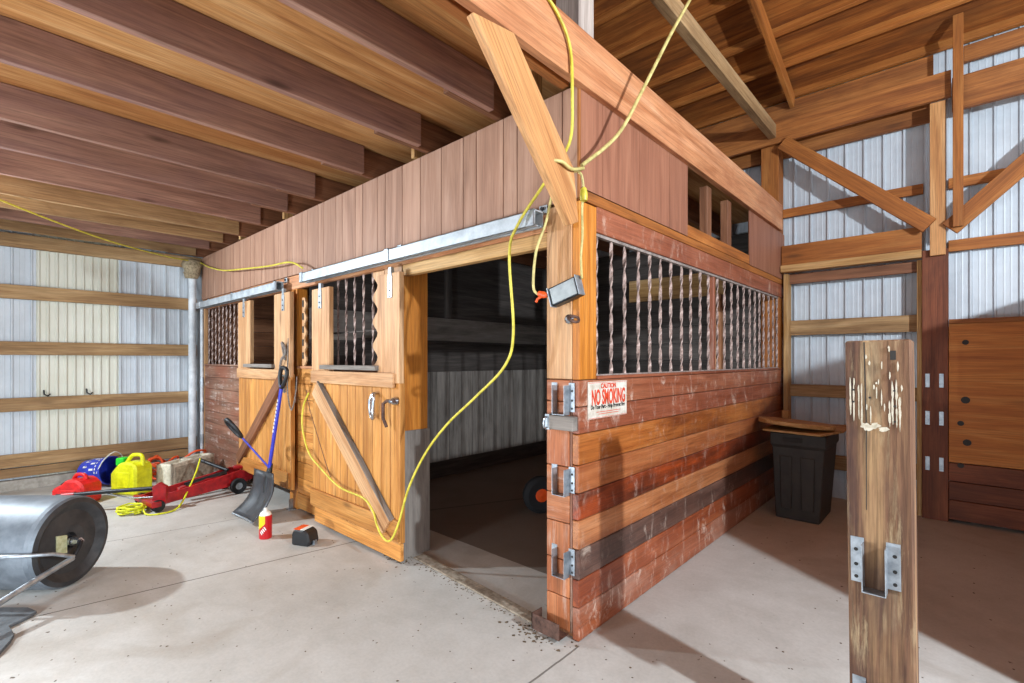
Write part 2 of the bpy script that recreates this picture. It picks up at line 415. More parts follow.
tag(board('rim_beam', (.024, -8, 2.868), (.024, 3.6, 2.868), .265, .046, 'postx'), 'long reddish rim beam capping the stall side and running overhead past its corner', 'beam')
tag(board('rim_joist', (-.07, -8, 2.862), (-.07, -.02, 2.862), .2, .05, 'headerx'), 'inner beam doubled behind the rim beam overhead', 'beam')
kx = (V((.068, -.19, 2.04))-V((.068, -.681, 2.678))).normalized(); ky = V((0, 0, 1)); ky = (ky-kx*ky.dot(kx)).normalized(); kn_ = ky.cross(kx)
km = Matrix((kx, kn_, ky)).transposed().to_4x4(); km.translation = V((.068, -.681, 2.678)); ki = km.inverted()
kp = [ki @ V((.068, y, z)) for y, z in ((-.794, 2.662), (-.19, 2.013), (-.128, 2.04), (-.165, 2.275), (-.572, 2.695))]
tag(MB().prism([(p.x, p.z) for p in kp], -.02, .02, 1).build('knee_brace', 'bracex', None, .003, km), 'tan diagonal brace board from the stall corner up to the rim beam', 'brace')

# back wall framing
G = 'framing of the back wall'
def lab(o, l, c, g=None): return tag(o, l, c, g)
lab(bx('wall_post', -.173, -.003, 3.65, 3.84, 0, 3.66, 'frame'), 'upright post against the back metal wall beside the stall end', 'post')
lab(bx('wall_post', 2.6, 2.78, 3.651, 3.84, 0, 4.1, 'frame'), 'post of the back wall out beyond the plywood panel', 'post')
p2 = thing('wall_post', 'reddish brown post between the sheet metal doorway and the plywood', 'post', (1.235, 3.74, 0))
bx('post_shaft', 1.147, 1.322, 3.65, 3.84, 0, 2.37, 'redpost', p2)
for z in (1.16, .83, .43):
    h = bx('joist_hanger', 1.17, 1.2, 3.644, 3.65, z, z+.12, 'dip', p2, .001); h['label'] = 'small pale metal hanger bracket'
    bx('bracket_flange', 1.262, 1.292, 3.644, 3.65, z, z+.12, 'dip', h, .001)
lab(bx('post_scab', 1.201, 1.306, 3.605, 3.648, 2.31, 3.64, 'brace'), 'pale upright board nailed onto the reddish post where two braces meet', 'board')
lab(bx('wall_stud', 1.35, 1.417, 3.525, 3.56, 2.52, 4.3, 'frame'), 'tall thin stud right of the pale upright board reaching the roof', 'stud')
lab(board('diagonal_brace', (.05, 3.58, 3.64), (1.2, 3.58, 2.57), .135, .04, 'framex'), 'diagonal brace falling right from the post by the stall to the pale upright board', 'brace')
lab(board('diagonal_brace', (1.33, 3.585, 2.52), (2.7, 3.585, 3.86), .135, .04, 'framex'), 'diagonal brace rising right from the pale upright board above the plywood', 'brace')
lab(bx('eave_header', -3, 1.34, 3.605, 3.649, 3.66, 3.885, 'header'), 'long header board in front of the posts, high on the back wall by the stall', 'header board')
lab(bx('eave_header', 1.345, 6, 3.605, 3.653, 3.53, 3.81, 'header'), 'header board high on the back wall right of the tall thin stud', 'header board')
lab(bx('inner_header', -3, 1.2, 3.80, 3.845, 3.56, 3.76, 'header'), 'shadowed inner header board behind the long header near the eave', 'header board')
lab(bx('eave_board', -4, 1.22, 3.79, 3.835, 3.89, 4.15, 'header'), 'topmost board along the back wall right under the roof', 'board')
lab(bx('eave_board', 1.42, 6, 3.79, 3.835, 4.0, 4.14, 'header'), 'topmost right board along the back wall beside the tall stud', 'board')
lab(bx('wall_girt', .0, 1.15, 3.80, 3.84, 2.92, 3.01, 'frame'), 'thin rail on the back wall crossing behind the falling brace', 'wall rail', G)
lab(bx('wall_girt', 1.32, 6, 3.80, 3.84, 2.92, 3.01, 'frame'), 'thin rail on the back wall crossing behind the rising right brace', 'wall rail', G)
lab(bx('wall_girt', 1.32, 6, 3.80, 3.84, 2.36, 2.46, 'frame'), 'rail on the back wall at the foot of the rising right brace', 'wall rail', G)
d = thing('sliding_door_header', 'wide horizontal beam over the sheet metal doorway on the back wall', 'beam', (.6, 3.7, 2.38))
bx('beam_face', .02, 1.145, 3.66, 3.71, 2.385, 2.59, 'frame', d); bx('ledge', .02, 1.145, 3.62, 3.71, 2.31, 2.38, 'pale', d)
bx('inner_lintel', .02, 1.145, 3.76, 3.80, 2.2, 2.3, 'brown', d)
lab(bx('wall_girt', .06, 1.12, 3.79, 3.835, 1.66, 1.815, 'girt'), 'brown rail across the sheet metal doorway at mid height', 'wall rail', G)
lab(bx('wall_girt', .06, 1.12, 3.79, 3.835, 1.02, 1.145, 'girt'), 'low brown rail across the sheet metal doorway behind the bin', 'wall rail', G)
lab(bx('wall_girt', .06, 1.12, 3.79, 3.835, .3, .44, 'girt'), 'lowest rail across the sheet metal doorway near the floor', 'wall rail', G)
struct(bx('door_1', .03, .075, 3.70, 3.83, 0, 2.3, 'pale')); struct(bx('door_1', 1.11, 1.145, 3.70, 3.83, 0, 2.3, 'pale'))
cp = thing('conduit', 'thin white pipe standing against the far end of the stall side', 'pipe', (.03, 3.84, 0))
MB().cyl((.03, 3.87-.06, .35), (.03, 3.87-.06, 2.1), .017, 10).build('conduit_tube', 'pipe', cp)
for z in (.7, 1.25, 1.9): MB().cyl((.03, 3.81, z), (.03, 3.81, z+.03), .024, 10).build('clamp', 'dip', cp)
w = thing('plywood_lining', 'orange plywood panel with dark knots lining the wall right of the reddish post', 'wall panel', (2.2, 3.66, 0))
bx('plywood_sheet', 1.325, 3.8, 3.645, 3.665, .52, 1.745, 'wallply', w)
for z0, z1 in ((.36, .515), (.2, .355), (.03, .195)): bx('plank', 1.325, 3.8, 3.642, 3.67, z0, z1, 'redpost', w)
for (x, z, r) in ((1.43, 1.55, .022), (1.43, 1.06, .03), (1.4, .86, .022), (1.44, .7, .028), (1.4, .5, .022)):
    MB().lathe([(0, 0), (r, 0), (r, .003), (0, .003)], (x, 3.6445, z), (0, -1, 0), 12).build('knot_hole', 'ink', w)
bx('top_cleat', 1.325, 3.8, 3.63, 3.645, 1.71, 1.75, 'frame', w)

# the right half wall across the side aisle
rp = thing('half_wall', 'boarded half wall with a swept top along the right side of the aisle', 'partition', (2.3, 2., 0))
MB().prism([(.58, 0), (3.63, 0), (3.63, 2.1), (1.35, 2.1), (.58, 1.82)], 2.3, 2.34, 0).build('board_panel', 'redposty', rp)

# ------------------------------------------------------------------ stall: side wall (plane x = 0)
sw = thing('stall_side_wall', 'right side wall of the stall with stained red boards under a barred opening', 'stall wall', (0, 1.9, 0))
ze = [.0, .165, .305, .455, .6, .735, .875, 1.03, 1.165, 1.3]
for i in range(9):
    k = 'ihgfedcba'[i]
    bx('wall_board', -.04, 0, 0, 3.82, ze[i]+.002, ze[i+1]-.002, RB[k], sw, .004)
bx('top_ledge', -.05, .012, .155, 3.8, 1.30, 1.318, 'stain', sw)
bx('trim_board', -.04, .004, .0, .154, 1.302, 2.19, 'trim', sw)
bx('trim_board', -.04, .0, 3.74, 3.82, 1.32, 2.05, 'trim', sw)
bx('upper_rail', -.04, .006, .155, 3.82, 2.062, 2.195, 'stain', sw)
bx('upper_rail', -.04, .008, .0, 3.82, 2.197, 2.252, 'frame', sw)
fr = MB(); fr.box(-.03, -.005, .155, 3.78, 2.045, 2.06); fr.box(-.03, -.005, .155, 3.74, 1.318, 1.325)
g = fr.build('grille_frame', 'angle', sw)
yb = [.183, .333, .478, .64, .785, .931, 1.083, 1.253, 1.407, 1.58, 1.74, 1.925, 2.085, 2.25, 2.41, 2.57, 2.74, 2.89, 3.03, 3.17, 3.34, 3.5, 3.64]
for i, y in enumerate(yb):
    MB().twist(-.018, y, 1.322, 2.048, ph=random.random()*3).build('twisted_bar', 'bar', sw)
bx('mid_stile', -.045, -.012, 1.83, 1.87, 1.32, 2.05, 'stain', sw)
def grooved(name, y0, y1, z0, z1, cuts, plane, axis, mat, parent, depth=.007, t=.012, gap=.006, s=1):
    b = MB(); e = [y0]+sorted(c for c in cuts if y0 < c < y1)+[y1]
    def pb(a, c, p0, p1):
        lo, hi = min(p0, p1), max(p0, p1)
        if axis == 'x': b.box(lo, hi, a, c, z0, z1)
        else: b.box(a, c, lo, hi, z0, z1)
    pb(y0, y1, plane, plane+s*(t-depth))
    for i in range(len(e)-1): pb(e[i]+(gap/2 if i else 0), e[i+1]-(gap/2 if i < len(e)-2 else 0), plane, plane+s*t)
    return b.build(name, mat, parent)
grooved('siding_panel', .0, 1.286, 2.253, 2.735, [.2, .6, 1.0], 0, 'x', 'sidingr', sw, .002, gap=.003)
grooved('siding_panel', 2.631, 3.82, 2.253, 2.735, [], 0, 'x', 'sidingr', sw)
bx('sill_board', -.03, .011, 1.286, 2.631, 2.253, 2.335, 'frame', sw)
for y in (1.75, 2.2): bx('stud', -.09, -.03, y, y+.09, 2.335, 2.735, 'brown', sw)
sg = thing('no_smoking_sign', 'white NO SMOKING sign with orange red letters on the stall side boards', 'sign', (.005, .266, 1.19))
bx('sign_plate', .0, .006, .074, .46, 1.097, 1.287, 'signw', sg, .001)
TM = Matrix(((0, 0, 1, 0), (1, 0, 0, 0), (0, 1, 0, 0), (0, 0, 0, 1)))
def text(name, body, loc, size, mat, parent, width=None, bold=.0, rot=TM):
    c = bpy.data.curves.new(name, 'FONT'); c.body = body; c.size = size; c.extrude = .0008; c.align_x = 'CENTER'; c.offset = bold
    o = bpy.data.objects.new(name, c); COL.objects.link(o)
    dg = bpy.context.evaluated_depsgraph_get(); me = bpy.data.meshes.new_from_object(o.evaluated_get(dg))
    bpy.data.objects.remove(o); 
    xs = [v.co.x for v in me.vertices]; k = width/(max(xs)-min(xs)) if width else 1
    for v in me.vertices: v.co.x *= k
    me.materials.clear(); me.materials.append(M[mat])
    r = bpy.data.objects.new(name, me); COL.objects.link(r)
    m = rot.copy(); m.translation = V(loc)
    if parent: r.parent = parent; m.translation = V(loc)-base_of(parent)
    r.matrix_basis = m; return r
text('lettering', 'CAUTION', (.0068, .267, 1.252), .036, 'signr', sg, .15, .001)
text('lettering', 'NO SMOKING', (.0068, .272, 1.17), .108, 'signr', sg, .335, .003)
text('lettering', 'Do Your Part - Help Prevent Fire', (.0068, .267, 1.147), .03, 'ink', sg, .34, .0008)
boxes('sign_line', [(.006, .0068, .15, .39, 1.128, 1.131), (.006, .0068, .17, .37, 1.117, 1.12), (.006, .0068, .078, .456, 1.281, 1.283), (.006, .0068, .078, .456, 1.1, 1.102)], 'signr', sg, 0)

# corner post
cpst = thing('corner_post', 'thick front corner post of the stall carrying metal hangers', 'post', (-.1, .08, 0))
MB().box(-.2, -.042, .022, .16, 0, 2.75).build('post_core', 'postz', cpst, .003)
for i in range(8):
    z0, z1 = (.03, .2, .385, .575, .72, .86, 1.05, 1.19)[i], (.2, .385, .575, .72, .86, 1.05, 1.19, 1.3)[i]
    bx('post_block', -.2, -.056, -.004, .022, z0+.002, z1-.002, 'postred', cpst)
bx('edge_strip', -.054, -.0405, .0, .022, .03, 1.3, 'worn', cpst)
bx('face_board', -.2, -.0405, -.004, .022, 1.304, 2.19, 'stile', cpst)
def hanger(par, x0, x1, z0, z1, y, dep=.05, fl=.035, s=-1):
    """a joist hanger on a face looking towards -y"""
    b = MB(); t = .0025; f = y-t
    b.box(x0, x0+fl, f, y, z0+.015, z1); b.box(x1-fl, x1, f, y, z0+.015, z1)
    b.box(x0+fl-t, x0+fl, y-dep, y, z0, z1-.012); b.box(x1-fl, x1-fl+t, y-dep, y, z0, z1-.012)
    b.box(x0+fl, x1-fl, y-dep, y, z0, z0+t)
    o = b.build('joist_hanger', 'dip', par); o['label'] = 'galvanised joist hanger'
    for xx in (x0+fl*.4, x1-fl*.4):
        for q in (.2, .45, .75): MB().lathe([(0, 0), (.006, 0), (.006, .002), (0, .002)], (xx, f, z0+(z1-z0)*q), (0, -1, 0), 8).build('nail', 'ink', o)
    return o
for z0, z1 in ((1.125, 1.285), (.72, .865), (.31, .455)): hanger(cpst, -.165, -.022, z0, z1, -.004, .045, .035)
bx('wood_block', -.15, -.002, -.05, -.006, 1.05, 1.12, 'dust', cpst)
lt = bx('latch_plate', -.18, -.15, -.045, -.006, 1.045, 1.125, 'dip', cpst, .002)
MB().tube([(-.165, -.05, 1.11), (-.165, -.07, 1.1), (-.165, -.07, 1.06), (-.165, -.05, 1.055)], .005, 8, sub=4).build('latch_hook', 'chrome', lt)
b = MB(); b.box(-.235, -.06, -.085, -.08, .02, .1); b.box(-.235, -.23, -.085, -.004, .02, .1); b.box(-.15, -.06, -.08, -.004, .02, .024)
o = b.build('floor_guide', 'rust', cpst); o['label'] = 'rusty bent steel guide at the foot'
rg = MB().tube([(.0, -.012, 1.61), (-.02, -.05, 1.615), (-.01, -.075, 1.6), (.012, -.06, 1.585), (.012, -.02, 1.59)], .007, 8, True, sub=5).build('tie_ring', 'rust', cpst)
MB().lathe([(0, 0), (.026, 0), (.022, .012), (.01, .02), (0, .02)], (-.055, -.004, 1.605), (0, -1, 0), 16).build('ring_plate', 'chrome', cpst)
fl = thing('floodlight', 'small grey floodlight hung by its cord on the corner post', 'lamp', (-.03, -.08, 1.7))
mt = Matrix.Translation((-.035, -.06, 1.735)) @ Matrix.Rotation(.0, 4, 'Z') @ Matrix.Rotation(-.28, 4, 'Y')
MB().box(-.085, .085, -.02, .03, -.048, .048, mt).build('lamp_housing', 'black', fl, .004)
MB().box(-.076, .076, -.026, -.02, -.04, .04, mt).build('lamp_lens', 'glassy', fl, .002)
for q in (-.09, .085): MB().box(q, q+.005, -.03, .02, -.05, .05, mt).build('bracket', 'dip', fl, .001)
MB().tube([(.055, -.055, 1.79), (.04, -.04, 1.9), (.045, -.035, 2.0), (.04, -.03, 2.12), (.05, -.04, 2.17)], .006, 8, sub=6).build('lamp_cord', 'cordw', fl)
lab(MB().tube([(-.125, -.05, 2.25), (-.16, -.06, 2.1), (-.2, -.09, 1.95), (-.21, -.1, 1.78), (-.19, -.09, 1.735), (-.16, -.085, 1.73)], .007, 8, sub=8).build('extension_cord', 'cordw'),
    'short pale cord hanging down the left edge of the corner post to an orange plug', 'cord')
lab(MB().lathe([(0, -.03), (.015, -.03), (.018, 0), (.012, .02), (0, .025)], (-.155, -.085, 1.728), (1, 0, -.3), 12).tube([(-.17, -.085, 1.72), (-.19, -.09, 1.71), (-.2, -.09, 1.695)], .007).build('cord_plug', 'orange'), 'orange plug at the end of the pale cord beside the floodlight', 'plug')

# ------------------------------------------------------------------ stall: front wall (plane y = 0)
fw = thing('stall_front_wall', 'long front wall of the stall with pale grooved siding above the doors', 'stall wall', (-3, .0, 0))
cuts = [-2.105, -2.001, -1.791, -1.685, -1.474, -1.268, -1.048, -.839, -.723, -.502, -.397, -.091]
x = -2.31
while x > -6: cuts += [x]; x -= (.105 if len(cuts) % 2 else .21)
grooved('siding_panel', -6.05, .0, 2.2, 2.755, cuts, -.001, 'y', 'siding', fw, .008, .014, .007, -1)
bx('header_board', -6.0, -.2, .0, .04, 2.07, 2.2, 'post', fw)
bx('door_lintel', -1.5, -.2, .0, .05, 1.99, 2.068, 'pale', fw)
bx('corner_trim', -.03, .013, -.0145, .0, 2.2, 2.75, 'header', fw)
bx('edge_strip', -6.05, -5.97, -.004, .04, 0, 2.2, 'stile', fw)
for i in range(9):
    z0 = .02+i*.145; bx('wall_board', -5.97, -4.5, .0, .035, z0, z0+.142, 'worn', fw)
bx('grille_sill', -5.97, -4.5, -.012, .04, 1.327, 1.345, 'worn', fw)
for i in range(9): MB().twist(-5.86+i*.135, .02, 1.345, 2.072, ph=i).build('twisted_bar', 'bar', fw)
bx('jamb_post', -3.34, -3.18, -.0, .1, 0, 2.07, 'trim', fw); bx('jamb_strip', -3.365, -3.342, .02, .1, 0, 2.07, 'redpost', fw)  # narrow reddish brown wood strip left of the jamb post
for i in range(9):
    z0 = .02+i*.145; bx('wall_board', -3.178, -2.6, .0, .035, z0, z0+.142, 'door', fw)
bx('rail', -3.178, -2.62, -.01, .04, 1.32, 1.345, 'post', fw)
# scalloped slotted lattice strip in the narrow opening
b = MB(); pl = [(-3.09, 1.345)]
for k in range(25): pl.append((-3.02-.022*math.cos(k/24*2*PI*5), 1.345+k/24*.63))
pl.append((-3.09, 1.975))
b.prism(pl, .005, .02, 1); o = b.build('scalloped_strip', 'stilez', fw)
for k in range(5): boxes('slot', [(-3.075, -3.05, .0, .006, 1.41+k*.12, 1.47+k*.12)], 'ink', o, 0)
bx('jamb_post', -1.72, -1.5, .0, .21, 0, 2.07, 'stile', fw); bx('jamb_face', -1.5, -1.485, .0, .215, .9, 2.07, 'trim', fw); bx('jamb_face', -1.5, -1.484, .0, .235, .0, .9, 'dust', fw)
for i in range(5): MB().twist(-2.46+i*.135, .03, 1.345, 2.07, ph=i*.9).build('twisted_bar', 'bar', fw)
pl = [(-1.74, 1.345)]
for k in range(29): pl.append((-1.86-.035*math.cos(k/28*2*PI*4+.6), 1.345+k/28*.72))
pl.append((-1.74, 2.065))
MB().prism(pl, .01, .03, 1).build('scalloped_strip', 'stilez', fw)
bx('rail', -2.6, -1.72, .0, .04, 1.32, 1.345, 'post', fw); bx('cross_bar', -2.6, -1.74, .035, .045, 1.62, 1.635, 'murk', fw)
for i in range(9):
    z0 = .02+i*.145; bx('wall_board', -2.59, -1.72, .0, .035, z0, z0+.142, 'brown', fw)

# sliding doors
def sliding_door(label, x0, x1, sl, sr, y0, zt, zb, bdir, handle):
    """x0..x1 overall, sl/sr stile widths, front face y0"""
    d = thing('sliding_door', label, 'sliding stall door', ((x0+x1)/2, y0, 0)); t = .04; y1 = y0+t
    zs = 1.33
    b = MB(); n = max(5, int((x1-x0)/.11)); wd = (x1-x0)/n
    for i in range(n): b.box(x0+i*wd+.003, x0+(i+1)*wd-.003, y0+.008, y1+.01, zb, zs-.06)
    b.build('plank_panel', 'doorz', d, .003)
    bx('stile', x0, x0+sl, y0, y1, 1.24, zt, 'stile', d); bx('stile', x1-sr, x1, y0, y1, 1.24, zt, 'stile', d)
    bx('middle_rail', x0+.02, x1-.05, y0-.02, y0, 1.21, 1.31, 'stile', d)
    bx('bottom_rail', x0, x1, y0-.014, y0+.008, zb+.02, zb+.16, 'door', d)
    bx('sill', x0+sl-.1, x1-sr+.02, y0-.035, y0+.02, 1.325, 1.36, 'dust', d)
    if bdir > 0: a, c = (x0+.06, y0-.012, zb+.12), (x1-.1, y0-.012, 1.26)
    else: a, c = (x0+.12, y0-.016, 1.17), (x1-.11, y0-.016, zb+.1)
    if bdir > 0: board('diagonal_brace', a, c, .11, .04, 'brownx', d)
    else:
        k = board('diagonal_brace', a, c, .14, .04, 'stilex', d)
        a, c = V(a), V(c); u_ = (c-a).normalized(); n_ = V((0, 0, 1)); n_ = (n_-u_*n_.dot(u_)).normalized()*.073
        e_ = board('brace_edge', a+n_, c+n_, .007, .042, 'dustx', d, bevel=.001); e_['label'] = 'grey dusty upper edge of the brace'
    for xx in (x0+sl*.5, x1-sr*.4):
        h = boxes('hanger', [(xx-.028, xx+.028, y0-.006, y0, zt-.17, zt-.02), (xx-.02, xx+.02, y0-.006, y0+.02, zt-.02, zt+.04)], 'dip', d)
        for q in (.05, .1, .14): MB().lathe([(0, 0), (.007, 0), (.006, .004), (0, .004)], (xx, y0-.006, zt-.02-q), (0, -1, 0), 8).build('bolt', 'ink', h)
    if handle:
        hx, hz = x1-.28, 1.07
        MB().tube([(hx, y0-.012, hz+.09), (hx+.035, y0-.045, hz+.075), (hx+.04, y0-.055, hz-.04), (hx+.02, y0-.04, hz-.085), (hx-.03, y0-.03, hz-.06), (hx-.04, y0-.03, hz+.03), (hx-.025, y0-.02, hz+.08)], .012, 8, True, sub=5).build('pull_handle', 'chrome', d)
        MB().tube([(x1-.01, y0-.03, hz+.05), (x1-.1, y0-.03, hz+.05), (x1-.125, y0-.045, hz+.03), (x1-.125, y0-.045, hz-.07), (x1-.105, y0-.03, hz-.13)], .012, 8).build('latch', 'rust', d)
        MB().lathe([(0, 0), (.03, 0), (.026, .02), (.012, .05), (0, .05)], (x1-.04, y0, hz+.05), (0, -1, 0), 14).build('latch_plate', 'chrome', d)
    else:
        MB().tube([(x1-.16, y0-.03, 1.25), (x1-.05, y0-.03, 1.255), (x1-.0, y0-.03, 1.255)], .012, 8).build('latch', 'chrome', d)
    return d
sliding_door('far sliding stall door of orange planks with a brace rising to the right', -4.46, -3.13, .354, .354, -.09, 2.03, .2, 1, False)
d2 = sliding_door('near sliding stall door of orange planks with a grey brace falling to the right', -2.69, -1.40, .306, .27, -.09, 2.0, .15, -1, True)
bx('kick_strip', -2.67, -1.41, -.075, -.045, .025, .145, 'door', d2)
def track(label, x0, x1, z0, z1, br):
    t = thing('door_track', label, 'door track', ((x0+x1)/2, -.08, z0)); b = MB()
    y0, y1 = -.125, -.055
    b.box(x0, x1, y0, y0+.005, z0, z1); b.box(x0, x1, y1-.005, y1, z0, z1); b.box(x0, x1, y0, y1, z1-.005, z1)
    b.box(x0, x1, y0, y0+.025, z0, z0+.005); b.box(x0, x1, y1-.025, y1, z0, z0+.005)
    b.build('rail_channel', 'track', t, .001)
    for xx in br:
        k = boxes('bracket', [(xx-.025, xx+.025, y0-.006, y0, z0-.0, z1+.006), (xx-.025, xx+.025, y0-.006, -.016, z1, z1+.006), (xx-.025, xx+.025, -.024, -.016, z1, z1+.05)], 'dip', t)
        MB().lathe([(0, 0), (.01, 0), (.01, .01), (0, .01)], (xx, -.024, z1+.03), (0, -1, 0), 8).build('bolt', 'black', k)
track('far short steel sliding door track above the far stall door', -5.9, -3.35, 2.06, 2.14, (-5.75, -4.55, -3.38))
track('near long steel sliding door track above the near door and the open doorway', -2.85, -.18, 2.075, 2.155, (-2.82, -1.5, -.21))
for nm, xx, lb in (('floor_roller', -3.22, 'small metal door guide on the floor between the two sliding doors'), ):
    o = boxes(nm, [(xx-.03, xx+.03, -.07, -.01, 0, .012), (xx-.005, xx+.005, -.06, -.02, .012, .1)], 'dip'); lab(o, lb, 'door guide')

# inside of the stall
dv = thing('stall_divider', 'dusty plank partition inside the stall seen through the doorway', 'partition', (-3.15, 1.9, 0))
b = MB()
for i in range(19): b.box(-3.18, -3.15, .12+i*.19, .12+(i+1)*.19-.006, .2, 1.26)
b.build('plank_panel', 'dustz', dv)
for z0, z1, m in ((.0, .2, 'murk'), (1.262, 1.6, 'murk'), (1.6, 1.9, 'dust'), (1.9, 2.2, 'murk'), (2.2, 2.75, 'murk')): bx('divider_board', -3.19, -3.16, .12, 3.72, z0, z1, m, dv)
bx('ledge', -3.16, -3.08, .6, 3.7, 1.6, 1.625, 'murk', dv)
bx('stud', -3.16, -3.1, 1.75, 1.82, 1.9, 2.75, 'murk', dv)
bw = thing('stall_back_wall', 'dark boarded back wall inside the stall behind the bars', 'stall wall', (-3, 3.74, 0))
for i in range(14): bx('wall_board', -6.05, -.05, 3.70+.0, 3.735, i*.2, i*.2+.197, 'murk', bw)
lw = thing('stall_left_wall', 'dark boarded left end wall inside the far stall', 'stall wall', (-6.05, 1.9, 0))
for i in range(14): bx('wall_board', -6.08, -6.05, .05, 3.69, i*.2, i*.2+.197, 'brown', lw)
lt_ = thing('lintel', 'pale horizontal beam on a post inside the stall seen through the side bars', 'beam', (-1.1, 3.66, 0))
bx('beam', -1.74, -.55, 3.64, 3.69, 2.14, 2.41, 'pale', lt_); bx('post', -.72, -.58, 3.6, 3.69, 0, 2.14, 'post', lt_)
tr = thing('cart_wheel', 'dark tire with an orange hub standing just inside the stall doorway', 'wheel', (-1.43, 1.46, 0))
MB().lathe([(.06, -.04), (.13, -.05), (.165, -.03), (.17, 0), (.165, .03), (.13, .05), (.06, .04)], (-1.43, 1.46, .17), (.9, -.6, 0), 24).build('tire', 'tire', tr)
MB().lathe([(0, -.045), (.06, -.04), (.065, .0), (.06, .04), (0, .05)], (-1.43, 1.46, .17), (.9, -.6, 0), 20).build('hub', 'orange', tr)

# threshold and floor litter
struct(MB().prism([(-1.45, .06), (-.2, -.035), (-.2, .045), (-1.45, .15)], .0, .012, 2).build('trim_2', plain('dirty_seam', '9d8f7e', .9, c2='6b5b49', scale=30, bump=.5), bevel=.005))
cr = MB()
def crumb(x, y, s):
    h = s*random.uniform(.3, .7); q = random.random()*6; n = 5
    vs = [(x+s*random.uniform(.6, 1.3)*math.cos(q+k*2*PI/n), y+s*random.uniform(.6, 1.3)*math.sin(q+k*2*PI/n), .0005) for k in range(n)]+[(x, y, h)]
    cr.add(vs, [(k, (k+1) % n, n) for k in range(n)])
for _ in range(240): crumb(random.uniform(-3.4, .8), random.uniform(-2., -.1), random.uniform(.002, .007))
for _ in range(150):
    t = random.random(); crumb(-1.5+1.3*t+random.gauss(0, .03), .06-.09*t-abs(random.gauss(0, .03)), random.uniform(.002, .007))
for _ in range(60): crumb(random.gauss(-1.5, .08), random.gauss(-.02, .05), random.uniform(.003, .012))
for _ in range(70): crumb(random.uniform(.1, 1.6), random.uniform(-.3, 2.6), random.uniform(.003, .007))
for _ in range(60): crumb(random.gauss(-.2, .1), random.gauss(-.1, .04), random.uniform(.003, .012))
o = cr.build('floor_litter', 'crumb'); o['kind'] = 'stuff'; tag(o, 'loose dirt crumbs and wood chips scattered over the concrete floor', 'dirt')

# ------------------------------------------------------------------ foreground post
fp = thing('weathered_post', 'weathered cut-off post with a metal hanger standing in the right foreground', 'post', (1.2, .07, 0))
fm = Matrix.Translation((1.2, .07, 0)) @ Matrix.Rotation(math.radians(-.65), 4, 'Y') @ Matrix.Translation((-1.2, -.07, 0))
def frontpost():
    a = N('weathered_front'); return a
b = MB(); b.box(1.113, 1.289, .0, .14, 0, 1.466)
b.v = [fm @ v for v in b.v]
pm = M['oldpost']
b.build('post_shaft', pm, fp, .006)
def mk_h(z0, z1):
    h = hanger(fp, 1.122, 1.255, z0, z1, 0., .05, .037)
    for o in [h]+list(h.children):
        for v in o.data.vertices: v.co = (fm @ (v.co+base_of(fp)))-base_of(fp)
mk_h(.64, .805); mk_h(.18, .338)
# ghost of a removed hanger: old whitewash left in a U on the face
wu = MB(); rr = random.Random(3)
def flake(x, z, w, h):
    n = 7; pts = []
    for k in range(n):
        q = 2*PI*k/n; pts.append((x+w*math.cos(q)*rr.uniform(.6, 1.2), z+h*math.sin(q)*rr.uniform(.6, 1.2)))
    wu.prism(pts[::-1], -.0012-.00004*len(wu.v)/14, .001, 1, mat=fm)
for _ in range(34): flake(rr.choice((1.127, 1.136, 1.15, 1.158, 1.232, 1.24, 1.25, 1.258)), rr.uniform(1.2, 1.31), rr.uniform(.0015, .004), rr.uniform(.012, .045))
for _ in range(12): flake(rr.uniform(1.16, 1.23), rr.uniform(1.168, 1.188), rr.uniform(.006, .014), rr.uniform(.004, .009))
for _ in range(5): flake(rr.uniform(1.17, 1.22), rr.uniform(1.19, 1.3), .002, rr.uniform(.01, .03))
for _ in range(14): flake(rr.uniform(1.12, 1.27), rr.uniform(1.3, 1.46), .0025, rr.uniform(.004, .016))
wu.build('whitewash_patch', plain('whitewash', 'd3c8b4', .9, c2='b3a78f', scale=40), fp)
ck = MB(); ck.prism([(1.165, 1.46), (1.168, 1.46), (1.171, 1.2), (1.168, .9), (1.166, .9), (1.168, 1.2)], -.001, .001, 1, mat=fm)
ck.prism([(1.235, 1.40), (1.25, 1.4), (1.25, 1.43), (1.235, 1.43)], -.0012, .001, 1, mat=fm)
for (x, z) in ((1.135, 1.3), (1.135, 1.26), (1.245, 1.3), (1.245, 1.25), (1.245, 1.2), (1.18, 1.275)):
    ck.lathe([(0, 0), (.0035, 0), (.0035, .0012), (0, .0012)], fm @ V((x, -.0016, z)), (0, -1, 0), 8)
ck.build('crack', 'ink', fp)

# ------------------------------------------------------------------ bin in the corner
bn = thing('trash_bin', 'dark square trash bin in the corner under wooden boards', 'bin', (.31, 3.05, 0))
b = MB()
def ring(x0, x1, y0, y1, z): return [(x0, y0, z), (x1, y0, z), (x1, y1, z), (x0, y1, z)]
lv = [(.18, .52, 2.80, 3.28, 0), (.16, .56, 2.77, 3.33, .62), (.16, .56, 2.77, 3.33, .64), (.145, .575, 2.755, 3.345, .65), (.145, .575, 2.755, 3.345, .76)]
vs = []; fs = [(3, 2, 1, 0)]
for q in lv: vs += ring(*q)
for i in range(len(lv)-1):
    for k in range(4): fs.append((i*4+k, i*4+(k+1) % 4, i*4+4+(k+1) % 4, i*4+4+k))
fs.append(tuple((len(lv)-1)*4+k for k in range(4)))
b.add(vs, fs); b.build('bin_body', 'bin', bn, .012)
b = MB()
for x0, x1 in ((.23, .31), (.39, .48)): b.prism([(x0, .1), (x1, .1), (x1+.01, .56), (x0-.01, .56)], 2.768, 2.8, 1)
b.build('front_rib', 'bin', bn, .006)
bx('handle_recess', .25, .4, 2.75, 2.76, .685, .725, 'ink', bn)
